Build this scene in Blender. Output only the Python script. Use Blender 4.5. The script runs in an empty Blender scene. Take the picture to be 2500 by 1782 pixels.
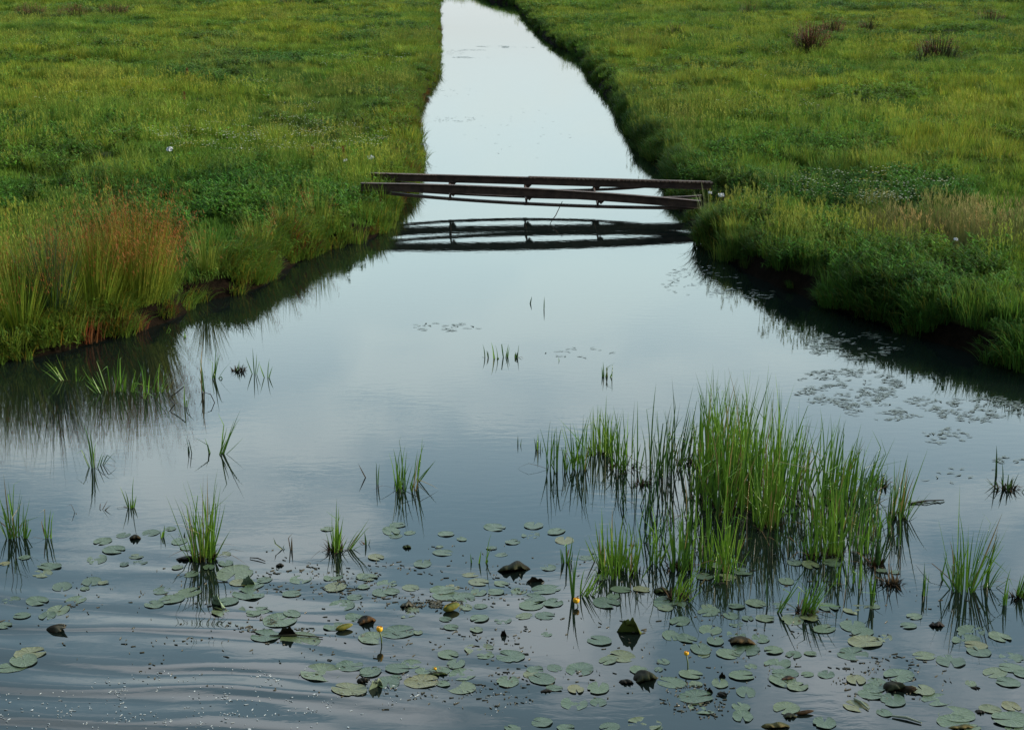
import bpy, math, random
import numpy as np
from mathutils import Vector, Matrix

R = math.radians
random.seed(7)
rng = np.random.default_rng(7)
S = bpy.context.scene
COL = S.collection

# ------------------------------------------------------------------ camera
CAM_H = 6.5
PITCH = 15.1                       # degrees below the horizon
cam_d = bpy.data.cameras.new("camera")
cam = bpy.data.objects.new("camera", cam_d); COL.objects.link(cam)
cam.location = (0, 0, CAM_H)
cam.rotation_euler = (R(90 - PITCH), 0, 0)
cam_d.sensor_width = 36; cam_d.lens = 57.6
cam_d.clip_start = 0.1; cam_d.clip_end = 3000
S.camera = cam

# ------------------------------------------------------------------ sky and sun
SUN_AZ = 84.0                      # degrees clockwise from +Y (the viewing direction)
SUN_EL = 24.0
S.view_settings.view_transform = 'Standard'
S.view_settings.look = 'None'
S.view_settings.exposure = 0.42
S.view_settings.gamma = 1
S.view_settings.use_curve_mapping = False
W = bpy.data.worlds.new("World"); S.world = W; W.use_nodes = True


class NT:
    """small helper to write node trees"""
    def __init__(s, tree):
        s.t = tree; tree.nodes.clear()
    def n(s, typ, **kw):
        nd = s.t.nodes.new(typ)
        for k, v in kw.items():
            if k.startswith('i_'):
                nd.inputs[k[2:].replace('_', ' ')].default_value = v
            else:
                setattr(nd, k, v)
        return nd
    def l(s, a, b):
        s.t.links.new(a, b)
    def math(s, op, a, b=None, c=None, clamp=False):
        nd = s.n('ShaderNodeMath', operation=op, use_clamp=clamp)
        for i, v in enumerate((a, b, c)):
            if v is None: continue
            if hasattr(v, 'links'): s.l(v, nd.inputs[i])
            else: nd.inputs[i].default_value = v
        return nd.outputs[0]
    def mix(s, f, a, b, blend='MIX'):
        nd = s.n('ShaderNodeMix', data_type='RGBA', blend_type=blend)
        for sock, v in ((nd.inputs[0], f), (nd.inputs[6], a), (nd.inputs[7], b)):
            if hasattr(v, 'links'): s.l(v, sock)
            elif isinstance(v, (int, float)): sock.default_value = v
            else: sock.default_value = (*v, 1)
        return nd.outputs[2]
    def ramp(s, f, pts):
        nd = s.n('ShaderNodeValToRGB')
        el = nd.color_ramp.elements
        while len(el) < len(pts): el.new(0.5)
        for e, (p, c) in zip(el, pts):
            e.position = p
            e.color = (c, c, c, 1) if isinstance(c, (int, float)) else (*c, 1)
        s.l(f, nd.inputs[0])
        return nd.outputs[0]


w = NT(W.node_tree)
sky = w.n('ShaderNodeTexSky', sky_type='NISHITA', sun_disc=False, sun_elevation=R(SUN_EL), sun_rotation=R(SUN_AZ),
          air_density=1.0, dust_density=1.6, ozone_density=1.2)
tc = w.n('ShaderNodeTexCoord')
sep = w.n('ShaderNodeSeparateXYZ'); w.l(tc.outputs['Generated'], sep.inputs[0])
zz = w.math('ADD', w.math('MAXIMUM', sep.outputs[2], 0.0), 0.10)
cb = w.n('ShaderNodeCombineXYZ')
w.l(w.math('DIVIDE', sep.outputs[0], zz), cb.inputs[0]); w.l(w.math('DIVIDE', sep.outputs[1], zz), cb.inputs[1])
nz = w.n('ShaderNodeTexNoise', i_Scale=2.6, i_Detail=5.0, i_Roughness=0.55, i_Distortion=0.5); w.l(cb.outputs[0], nz.inputs['Vector'])
cl = w.ramp(nz.outputs[0], [(0.45, 0.0), (0.58, 1.0)])
# thin bright veil near the horizon, broken cloud higher up
veil = w.ramp(sep.outputs[2], [(0.03, 0.97), (0.23, 0.85), (0.345, 0.1)])
cloudcol = w.ramp(sep.outputs[2], [(0.0, (4.3, 4.5, 4.5)), (0.06, (4.6, 5.0, 4.9)), (0.2, (8.6, 10.9, 11.0)), (0.33, (11.8, 13.7, 14.2)), (0.46, (16.0, 17.6, 18.8)), (0.62, (4.8, 5.0, 5.3))])  # clouds high overhead, out of view, are dimmed to weaken the top light
base = w.mix(0.75, sky.outputs[0], (4.9, 8.4, 10.6))
m1 = w.mix(veil, base, cloudcol)
m2 = w.mix(w.math('MULTIPLY', cl, 0.85), m1, cloudcol)
# dimming added to the unseen sky at left and behind, for stronger side light
dark = w.ramp(w.math('ADD', w.math('MULTIPLY', sep.outputs[0], 0.5), 0.5), [(0.05, 0.35), (0.30, 0.55), (0.38, 1.0)])
back = w.ramp(w.math('ADD', w.math('MULTIPLY', sep.outputs[1], 0.5), 0.5), [(0.30, 0.30), (0.62, 1.0)])
m3 = w.mix(1.0, w.mix(1.0, m2, dark, 'MULTIPLY'), back, 'MULTIPLY')
bg = w.n('ShaderNodeBackground', i_Strength=0.15); w.l(m3, bg.inputs[0])
wo = w.n('ShaderNodeOutputWorld'); w.l(bg.outputs[0], wo.inputs[0])

sun_d = bpy.data.lights.new("sun", 'SUN'); sun_d.energy = 4.8; sun_d.angle = R(4); sun_d.color = (1.0, 0.88, 0.70)
sun = bpy.data.objects.new("sun", sun_d); COL.objects.link(sun)
sd = Vector((math.sin(R(SUN_AZ)) * math.cos(R(SUN_EL)), math.cos(R(SUN_AZ)) * math.cos(R(SUN_EL)), math.sin(R(SUN_EL))))
sun.rotation_euler = sd.to_track_quat('Z', 'Y').to_euler(); sun.location = sd * 50

# ------------------------------------------------------------------ measuring helpers
K = 2500 / 2278.0                  # positions below were read off a 2278 px wide view
F = 4000.0


def ray(px, py):
    x = (px * K - 1250) / F; y = (py * K - 891) / F
    t = math.tan(R(PITCH))
    # camera ray in world axes
    c, s = math.cos(R(PITCH)), math.sin(R(PITCH))
    return np.array([x, c + (-y) * s, -s + (-y) * c])


def G(px, py, z=0.0):
    d = ray(px, py)
    k = (z - CAM_H) / d[2]
    return np.array([d[0] * k, d[1] * k, z])


def metres(px, py):                # size of one view pixel (across) at a ground point
    p = G(px, py)
    c, s = math.cos(R(PITCH)), math.sin(R(PITCH))
    return (p[1] * c + CAM_H * s) * K / F


def up(px, py):                    # height in metres per view pixel at a ground point
    p = G(px, py)
    return metres(px, py) * math.hypot(p[1], CAM_H) / p[1] / math.cos(math.atan2(CAM_H, p[1]) - R(PITCH))


def vnoise(x, y, seed=0):
    x = np.asarray(x, float); y = np.asarray(y, float)
    xi = np.floor(x).astype(np.int64); yi = np.floor(y).astype(np.int64)
    fx = x - xi; fy = y - yi
    fx = fx * fx * (3 - 2 * fx); fy = fy * fy * (3 - 2 * fy)
    def h(a, b):
        n = (a * 374761393 + b * 668265263 + seed * 1442695041) & 0x7fffffff
        n = (n ^ (n >> 13)) * 1274126177 & 0x7fffffff
        return ((n ^ (n >> 16)) & 0xffff) / 65535.0
    return (h(xi, yi) * (1 - fx) + h(xi + 1, yi) * fx) * (1 - fy) + (h(xi, yi + 1) * (1 - fx) + h(xi + 1, yi + 1) * fx) * fy


def fbm(x, y, seed=0, o=3):
    v = 0; a = 0.5; t = 0
    for i in range(o):
        v = v + a * vnoise(np.asarray(x) * 2 ** i, np.asarray(y) * 2 ** i, seed + i * 17); t += a; a *= 0.55
    return v / t


# ------------------------------------------------------------------ object helpers
def tag(o, label=None, cat=None, group=None, kind=None):
    if label: o['label'] = label
    if cat: o['category'] = cat
    if group: o['group'] = group
    if kind: o['kind'] = kind
    return o


def mesh_from(name, V, Fc, mat=None, col=None, smooth=False):
    me = bpy.data.meshes.new(name)
    me.from_pydata([tuple(v) for v in V], [], Fc)
    if mat: me.materials.append(mat)
    if col is not None:
        a = me.attributes.new('tone', 'FLOAT_COLOR', 'POINT')
        a.data.foreach_set('color', np.hstack([np.asarray(col, np.float32), np.ones((len(V), 1), np.float32)]).ravel())
    if smooth: me.polygons.foreach_set('use_smooth', [True] * len(me.polygons))
    me.update()
    return me


def link(name, me, parent=None, loc=None, rot=None):
    o = bpy.data.objects.new(name, me); COL.objects.link(o)
    if parent is not None: o.parent = parent
    if loc is not None: o.location = loc
    if rot is not None: o.rotation_euler = rot
    return o


def empty(name, loc):
    o = bpy.data.objects.new(name, None); COL.objects.link(o); o.location = loc; o.empty_display_size = 0.1
    return o


class MB:
    def __init__(s): s.V = []; s.F = []; s.C = []
    def add(s, V, Fc, c=(1, 1, 1)):
        b = len(s.V)
        s.V.extend([tuple(map(float, v)) for v in V]); s.F.extend([tuple(b + i for i in f) for f in Fc])
        s.C.extend([c] * len(V))
    def box(s, c, size, M=None, col=(1, 1, 1)):
        x, y, z = [k / 2 for k in size]
        P = [Vector((a * x, b * y, d * z)) for a in (-1, 1) for b in (-1, 1) for d in (-1, 1)]
        if M is not None: P = [M @ p for p in P]
        P = [(p[0] + c[0], p[1] + c[1], p[2] + c[2]) for p in P]
        s.add(P, [(0, 1, 3, 2), (4, 6, 7, 5), (0, 4, 5, 1), (2, 3, 7, 6), (0, 2, 6, 4), (1, 5, 7, 3)], col)
    def tube(s, pts, rad, n=6, col=(1, 1, 1)):
        pts = [Vector(p) for p in pts]; V = []
        for i, p in enumerate(pts):
            d = (pts[min(i + 1, len(pts) - 1)] - pts[max(i - 1, 0)]).normalized()
            a = d.orthogonal().normalized() if i == 0 else (a - d * a.dot(d)).normalized()
            b = d.cross(a)
            r = rad[i] if isinstance(rad, (list, tuple)) else rad
            V += [p + (a * math.cos(t) + b * math.sin(t)) * r for t in [2 * math.pi * k / n for k in range(n)]]
        Fc = [(i * n + k, i * n + (k + 1) % n, (i + 1) * n + (k + 1) % n, (i + 1) * n + k) for i in range(len(pts) - 1) for k in range(n)]
        Fc += [tuple(range(n))[::-1], tuple((len(pts) - 1) * n + k for k in range(n))]
        s.add(V, Fc, col)
    def blade(s, p, az, lean, L, wd, bend=0.3, face=None, col=(1, 1, 1), seg=5, fold=0.35, kink=None, tipcol=None):
        """a tapering leaf blade folded along its midrib; lean = angle from upright at the foot, bend = added by the tip"""
        face = az + math.pi / 2 + random.uniform(-.5, .5) if face is None else face
        sx, sy = math.cos(face), math.sin(face)
        P = np.array(p, float); V = []; C = []
        ang = lean; dl = L / seg
        for i in range(seg + 1):
            t = i / seg
            ww = wd * (0.75 + 0.5 * t if t < .35 else 0.93 * (1 - ((t - .35) / .65) ** 1.7)) * 0.5
            if i == seg: ww = wd * 0.02
            u = np.array([math.sin(ang) * math.cos(az), math.sin(ang) * math.sin(az), math.cos(ang)])
            sd_ = np.array([sx, sy, 0.0]); nn = np.cross(u, sd_); nn /= (np.linalg.norm(nn) + 1e-9)
            V += [P - sd_ * ww, P + nn * ww * fold, P + sd_ * ww]
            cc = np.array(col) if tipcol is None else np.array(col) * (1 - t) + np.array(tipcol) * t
            C += [tuple(cc)] * 3
            P = P + u * dl
            ang += bend / seg * (0.4 + 1.2 * t)
            if kink is not None and i == kink[0]: ang += kink[1]
        b = len(s.V)
        s.V.extend([tuple(v) for v in V]); s.C.extend(C)
        for i in range(seg):
            for k in (0, 1):
                s.F.append((b + 3 * i + k, b + 3 * i + k + 1, b + 3 * i + k + 4, b + 3 * i + k + 3))
    def mesh(s, name, mat, smooth=False):
        return mesh_from(name, s.V, s.F, mat, s.C, smooth)
    def build(s, name, mat, parent=None, loc=None, smooth=False):
        return link(name, s.mesh(name, mat, smooth), parent, loc)


# ------------------------------------------------------------------ materials
def leaf_mat(name, instanced=False, base=(1, 1, 1), rough=0.45, trans=0.35, spec=0.4):
    m = bpy.data.materials.new(name); m.use_nodes = True; t = NT(m.node_tree)
    at = t.n('ShaderNodeAttribute', attribute_name='tone')
    c = at.outputs['Color']
    if instanced:
        ai = t.n('ShaderNodeAttribute', attribute_name='tint', attribute_type='INSTANCER')
        c = t.mix(1.0, c, ai.outputs['Color'], 'MULTIPLY')
    if base != (1, 1, 1): c = t.mix(1.0, c, base, 'MULTIPLY')
    p = t.n('ShaderNodeBsdfPrincipled', i_Roughness=rough); t.l(c, p.inputs['Base Color'])
    p.inputs['Specular IOR Level'].default_value = spec
    tr = t.n('ShaderNodeBsdfTranslucent'); t.l(c, tr.inputs[0])
    ms = t.n('ShaderNodeMixShader', i_Fac=trans); t.l(p.outputs[0], ms.inputs[1]); t.l(tr.outputs[0], ms.inputs[2])
    o = t.n('ShaderNodeOutputMaterial'); t.l(ms.outputs[0], o.inputs[0])
    return m


M_grass = leaf_mat('meadow_leaf', True, rough=0.6, trans=0.35, spec=0.06)
M_reed = leaf_mat('reed_leaf', False, rough=0.4, trans=0.22, spec=0.45)
M_rush = leaf_mat('rush_stem', False, rough=0.6, trans=0.15, spec=0.2)
M_dead = leaf_mat('withered_leaf', False, rough=0.7, trans=0.12, spec=0.12)


def pad_mat():
    m = bpy.data.materials.new('lily_leaf'); m.use_nodes = True; t = NT(m.node_tree)
    oi = t.n('ShaderNodeObjectInfo'); tc = t.n('ShaderNodeTexCoord')
    s = t.n('ShaderNodeSeparateXYZ'); t.l(tc.outputs['Object'], s.inputs[0])
    ang = t.math('ARCTAN2', s.outputs[1], s.outputs[0])
    n1 = t.n('ShaderNodeTexNoise', i_Scale=5.0, i_Detail=4.0); t.l(tc.outputs['Object'], n1.inputs['Vector'])
    av = t.math('ADD', t.math('MULTIPLY', ang, 7.0), t.math('MULTIPLY', n1.outputs[0], 1.6))
    vein = t.math('POWER', t.math('ABSOLUTE', t.math('COSINE', av)), 22.0)
    base = t.ramp(oi.outputs['Random'], [(0.0, (0.028, 0.052, 0.024)), (0.3, (0.040, 0.068, 0.032)), (0.6, (0.054, 0.082, 0.036)), (0.85, (0.072, 0.090, 0.036)), (1.0, (0.11, 0.10, 0.03))])
    mot = t.ramp(n1.outputs[0], [(0.35, 0.72), (0.6, 1.1)])
    c = t.mix(1.0, base, mot, 'MULTIPLY')
    c = t.mix(t.math('MULTIPLY', vein, 0.25), c, (0.09, 0.13, 0.06))
    n2 = t.n('ShaderNodeTexNoise', i_Scale=14.0, i_Detail=3.0); t.l(tc.outputs['Object'], n2.inputs['Vector'])
    off = t.n('ShaderNodeVectorMath', operation='ADD'); t.l(tc.outputs['Object'], off.inputs[0]); t.l(oi.outputs['Random'], off.inputs[1])
    t.l(off.outputs[0], n2.inputs['Vector'])
    spot = t.ramp(n2.outputs[0], [(0.63, 0.0), (0.69, 1.0)])
    c = t.mix(t.math('MULTIPLY', spot, 0.8), c, (0.06, 0.045, 0.02))
    p = t.n('ShaderNodeBsdfPrincipled', i_Roughness=0.42); t.l(c, p.inputs['Base Color'])
    p.inputs['Specular IOR Level'].default_value = 0.32
    b = t.n('ShaderNodeBump', i_Strength=0.25, i_Distance=0.01); t.l(t.math('ADD', vein, n1.outputs[0]), b.inputs['Height']); t.l(b.outputs[0], p.inputs['Normal'])
    o = t.n('ShaderNodeOutputMaterial'); t.l(p.outputs[0], o.inputs[0])
    return m


M_pad = pad_mat()


def simple_mat(name, c1, c2, scale=8, rough=0.6, bump=0.3, spec=0.4, metal=0.0, bdist=0.01):
    m = bpy.data.materials.new(name); m.use_nodes = True; t = NT(m.node_tree)
    tc = t.n('ShaderNodeTexCoord')
    n1 = t.n('ShaderNodeTexNoise', i_Scale=float(scale), i_Detail=6.0, i_Roughness=0.65); t.l(tc.outputs['Object'], n1.inputs['Vector'])
    f = t.ramp(n1.outputs[0], [(0.38, 0.0), (0.62, 1.0)])
    p = t.n('ShaderNodeBsdfPrincipled', i_Roughness=rough, i_Metallic=metal); t.l(t.mix(f, c1, c2), p.inputs['Base Color'])
    p.inputs['Specular IOR Level'].default_value = spec
    b = t.n('ShaderNodeBump', i_Strength=bump, i_Distance=bdist); t.l(n1.outputs[0], b.inputs['Height']); t.l(b.outputs[0], p.inputs['Normal'])
    o = t.n('ShaderNodeOutputMaterial'); t.l(p.outputs[0], o.inputs[0])
    return m


M_iron = simple_mat('rusted_iron', (0.040, 0.025, 0.020), (0.085, 0.052, 0.040), 5, 0.75, 0.4, 0.3)
M_pale = simple_mat('pale_flaking_edge', (0.30, 0.22, 0.17), (0.10, 0.05, 0.035), 9, 0.8, 0.3, 0.2)
M_mud = simple_mat('wet_mud', (0.010, 0.008, 0.005), (0.035, 0.024, 0.013), 9, 0.5, 0.8, 0.5)
M_debris = simple_mat('floating_debris', (0.035, 0.035, 0.022), (0.09, 0.08, 0.05), 20, 0.5, 0.3, 0.4)
M_foam = simple_mat('foam', (0.40, 0.44, 0.46), (0.22, 0.26, 0.28), 20, 0.6, 0.2, 0.3)
M_weed = simple_mat('floating_leaf', (0.018, 0.028, 0.012), (0.05, 0.06, 0.035), 10, 0.4, 0.2, 0.5)
M_yellow = simple_mat('yellow_petal', (0.75, 0.42, 0.01), (0.62, 0.34, 0.01), 10, 0.45, 0.2, 0.4)
M_stem = simple_mat('flower_stalk', (0.06, 0.10, 0.02), (0.09, 0.12, 0.03), 10, 0.5, 0.2, 0.4)
M_white = simple_mat('white_scrap', (0.42, 0.44, 0.46), (0.32, 0.34, 0.36), 12, 0.7, 0.4, 0.3)


def water_mat():
    m = bpy.data.materials.new('canal_water'); m.use_nodes = True; t = NT(m.node_tree)
    tc = t.n('ShaderNodeTexCoord'); P = tc.outputs['Object']
    p = t.n('ShaderNodeBsdfPrincipled', i_Roughness=0.02, i_IOR=1.33)
    p.inputs['Base Color'].default_value = (0.004, 0.007, 0.006, 1)
    # fine wind ripples, longer across the view than along it
    mp = t.n('ShaderNodeMapping'); t.l(P, mp.inputs[0]); mp.inputs['Scale'].default_value = (3.0, 7.5, 1); mp.inputs['Rotation'].default_value = (0, 0, R(8))
    n1 = t.n('ShaderNodeTexNoise', i_Scale=1.0, i_Detail=3.0, i_Roughness=0.55, i_Distortion=0.4); t.l(mp.outputs[0], n1.inputs['Vector'])
    mp2 = t.n('ShaderNodeMapping'); t.l(P, mp2.inputs[0]); mp2.inputs['Scale'].default_value = (0.10, 0.22, 1)
    n2 = t.n('ShaderNodeTexNoise', i_Scale=1.0, i_Detail=2.0); t.l(mp2.outputs[0], n2.inputs['Vector'])
    calm = t.ramp(n2.outputs[0], [(0.35, 0.35), (0.65, 1.0)])
    h1 = t.math('MULTIPLY', t.math('MULTIPLY', n1.outputs[0], calm), 0.0011)
    # swell spreading from something just outside the near left corner
    s = t.n('ShaderNodeSeparateXYZ'); t.l(P, s.inputs[0])
    dx = t.math('SUBTRACT', s.outputs[0], -9.0); dy = t.math('SUBTRACT', s.outputs[1], -9.0)
    mp3 = t.n('ShaderNodeMapping'); t.l(P, mp3.inputs[0]); mp3.inputs['Scale'].default_value = (0.35, 0.9, 1)
    n3 = t.n('ShaderNodeTexNoise', i_Scale=1.0, i_Detail=2.0, i_Roughness=0.4); t.l(mp3.outputs[0], n3.inputs['Vector'])
    r = t.math('SQRT', t.math('ADD', t.math('MULTIPLY', t.math('MULTIPLY', dx, dx), 0.55), t.math('MULTIPLY', dy, dy)))
    ph = t.math('ADD', t.math('MULTIPLY', r, 2 * math.pi / 0.62), t.math('MULTIPLY', n3.outputs[0], 9.0))
    wv = t.math('SINE', ph)
    mx = t.math('SUBTRACT', 1.0, t.math('DIVIDE', t.math('ADD', s.outputs[0], 2.6), 3.2), clamp=True)
    my = t.math('SUBTRACT', 1.0, t.math('DIVIDE', t.math('SUBTRACT', s.outputs[1], 14.4), 2.6), clamp=True)
    msk = t.math('MULTIPLY', t.math('MULTIPLY', mx, my), 0.0037)
    h = t.math('ADD', h1, t.math('MULTIPLY', wv, msk))
    b = t.n('ShaderNodeBump', i_Strength=1.0, i_Distance=1.0); t.l(h, b.inputs['Height']); t.l(b.outputs[0], p.inputs['Normal'])
    o = t.n('ShaderNodeOutputMaterial'); t.l(p.outputs[0], o.inputs[0])
    return m


def ground_mat():
    m = bpy.data.materials.new('meadow_soil'); m.use_nodes = True; t = NT(m.node_tree)
    tc = t.n('ShaderNodeTexCoord'); P = tc.outputs['Object']
    n1 = t.n('ShaderNodeTexNoise', i_Scale=0.35, i_Detail=8.0, i_Roughness=0.7); t.l(P, n1.inputs['Vector'])
    n2 = t.n('ShaderNodeTexNoise', i_Scale=9.0, i_Detail=4.0, i_Roughness=0.7); t.l(P, n2.inputs['Vector'])
    c = t.mix(t.ramp(n1.outputs[0], [(0.35, 0.0), (0.65, 1.0)]), (0.018, 0.034, 0.008), (0.045, 0.065, 0.014))
    c = t.mix(t.ramp(n2.outputs[0], [(0.4, 0.0), (0.7, 0.6)]), c, (0.030, 0.022, 0.012))
    s = t.n('ShaderNodeSeparateXYZ'); t.l(P, s.inputs[0])
    lo = t.math('SUBTRACT', 1.0, t.math('DIVIDE', s.outputs[2], 0.36), clamp=True)
    peat = t.mix(t.ramp(n2.outputs[0], [(0.4, 0.0), (0.62, 1.0)]), (0.004, 0.003, 0.002), (0.009, 0.006, 0.004))
    c = t.mix(t.ramp(lo, [(0.0, 0.0), (0.12, 1.0)]), c, peat)
    p = t.n('ShaderNodeBsdfPrincipled', i_Roughness=0.9); t.l(c, p.inputs['Base Color']); p.inputs['Specular IOR Level'].default_value = 0.02
    b = t.n('ShaderNodeBump', i_Strength=0.7, i_Distance=0.05); t.l(n2.outputs[0], b.inputs['Height']); t.l(b.outputs[0], p.inputs['Normal'])
    o = t.n('ShaderNodeOutputMaterial'); t.l(p.outputs[0], o.inputs[0])
    return m


# ------------------------------------------------------------------ canal outline (water line read off at the foot of each bank)
L_trace = [(985, 2), (987, 30), (990, 70), (989, 110), (988, 150), (974, 190), (945, 240), (934, 270), (946, 300), (949, 340), (940, 385), (915, 425),
           (885, 470), (868, 505), (822, 530), (770, 546), (700, 566), (640, 600), (560, 645), (510, 662), (455, 669), (425, 675), (418, 684), (415, 695), (380, 708), (330, 728),
           (250, 752), (150, 780), (60, 797), (0, 806), (-300, 840), (-800, 880)]
R_trace = [(1090, 3), (1152, 15), (1185, 58), (1228, 96), (1288, 128), (1312, 162), (1350, 208), (1388, 258), (1402, 300), (1440, 348), (1478, 385),
           (1500, 430), (1520, 475), (1545, 515), (1570, 545), (1605, 575), (1655, 600), (1710, 628), (1785, 662), (1860, 690), (1955, 716), (2055, 750),
           (2130, 778), (2278, 826), (2700, 900), (3300, 960)]
L_trace = [(px - (14 if py < 395 else 0), py) for px, py in L_trace]
Lw = np.array([G(*p)[:2] for p in L_trace])[::-1]
Rw = np.array([G(*p)[:2] for p in R_trace])[::-1]
yfar = 157.0
Lw = np.vstack([[-60, 12], [-40, 19.3], Lw, [-6.5, yfar + 3], [-16, yfar + 8], [-30, yfar + 14]])
Rw = np.vstack([[60, 12], [32, 17.5], Rw, [-4.0, yfar + 6], [-14, yfar + 12], [-28, yfar + 18]])
Lw = Lw[np.argsort(Lw[:, 1])]; Rw = Rw[np.argsort(Rw[:, 1])]


def xL(y):
    y = np.asarray(y, float)
    amp = np.clip((y - 15) / 10, 0, 1)
    return np.interp(y, Lw[:, 1], Lw[:, 0]) + amp * ((fbm(y * 1.1, 0 * y + 3.3, 5) - .5) * 0.42)


def xR(y):
    y = np.asarray(y, float)
    amp = np.clip((y - 15) / 10, 0, 1)
    return np.interp(y, Rw[:, 1], Rw[:, 0]) + amp * ((fbm(y * 1.0, 0 * y + 9.1, 11) - .5) * 0.45)


# slope of each bank line so that distance can be measured squarely
_ys = np.arange(5, 400, 0.25)
def _cosf(fn):
    d = np.gradient(np.interp(_ys, *( (Lw[:,1],Lw[:,0]) if fn is xL else (Rw[:,1],Rw[:,0]) )), _ys)
    k = np.ones(9) / 9
    d = np.convolve(d, k, 'same')
    return 1 / np.sqrt(1 + np.clip(d, -2.5, 2.5) ** 2)
_cL = _cosf(xL); _cR = _cosf(xR)


def bank_dist(x, y):
    """distance from the water line: >0 on land, <0 in the water; side -1 left, +1 right"""
    x = np.asarray(x, float); y = np.asarray(y, float)
    dl = (xL(y) - x) * np.interp(y, _ys, _cL)
    dr = (x - xR(y)) * np.interp(y, _ys, _cR)
    return np.maximum(dl, dr), np.where(dl > dr, -1, 1)


def bridge_dip(x, y):
    return np.exp(-(((np.asarray(x) - 4.5) / 1.0) ** 2 + ((np.asarray(y) - 37.2) / 2.2) ** 2) ** 2)


def ground_z(x, y):
    d, side = bank_dist(x, y)
    top = np.where(side < 0, 0.46, 0.56)
    z = np.where(d > 0, top * (1 - np.exp(-np.maximum(d, 0) / 0.26)), -0.9 * np.minimum(1, -d / 0.8))
    z = np.where(z > 0, z * (1 - .5 * bridge_dip(x, y)), z)
    ramp = np.clip((d - 0.1) / 2.5, 0, 1) * (1 - bridge_dip(x, y))
    z = z + ramp * ((fbm(x * .22, y * .22, 21) - .5) * 0.42 + (fbm(x * .9, y * .9, 31) - .5) * 0.20)
    return z


# ------------------------------------------------------------------ ground sheet
def build_ground():
    ys = [6.0]
    while ys[-1] < 900:
        y = ys[-1]
        st = 0.22 if 18 < y < 62 else (0.4 if y < 18 else 0.22 + (y - 62) * 0.011)
        ys.append(y + st)
    ys = np.array(ys)
    off = np.array([0, .04, .09, .15, .22, .32, .45, .6, .8, 1.1, 1.5, 2, 2.6, 3.4, 4.3, 5.4, 6.7, 8.2, 10, 12, 14.5, 17.5, 21, 26, 33, 42, 55, 75, 110, 170, 300, 600])
    inn = np.array([.06, .15, .3, .6])
    rows = []
    for y in ys:
        l, r = float(xL(y)), float(xR(y))
        c = max(r - l, 0.4)
        cl = float(np.interp(y, _ys, _cL)); cr = float(np.interp(y, _ys, _cR))
        a = l - off[::-1] / cl; b = l + inn * c * 0.5; d_ = r - inn[::-1] * c * 0.5; e = r + off / cr
        rows.append(np.concatenate([a, b, d_, e]))
    X = np.array(rows); Y = np.repeat(ys[:, None], X.shape[1], 1)
    Z = ground_z(X, Y)
    n, m = X.shape
    V = np.stack([X, Y, Z], -1).reshape(-1, 3)
    # the land behind the camera's side of the pool, well outside the picture
    idx = np.arange(n * m).reshape(n, m)
    Fq = np.stack([idx[:-1, :-1], idx[:-1, 1:], idx[1:, 1:], idx[1:, :-1]], -1).reshape(-1, 4)
    me = bpy.data.meshes.new('meadow_ground')
    me.vertices.add(len(V)); me.vertices.foreach_set('co', V.ravel())
    me.loops.add(Fq.size); me.loops.foreach_set('vertex_index', Fq.ravel())
    me.polygons.add(len(Fq)); me.polygons.foreach_set('loop_start', np.arange(0, Fq.size, 4)); me.polygons.foreach_set('loop_total', np.full(len(Fq), 4))
    me.update(calc_edges=True); me.polygons.foreach_set('use_smooth', np.ones(len(Fq), bool))
    me.materials.append(ground_mat())
    return tag(link('ground', me), 'low green meadow ground on both sides of the canal', 'ground', kind='structure')


build_ground()
wm = mesh_from('canal_water', [(-300, -40, 0), (300, -40, 0), (300, 200, 0), (-300, 200, 0)], [(0, 1, 2, 3)], water_mat())
tag(link('water', wm), 'calm canal water reflecting the pale evening sky', 'water', kind='structure')

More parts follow.
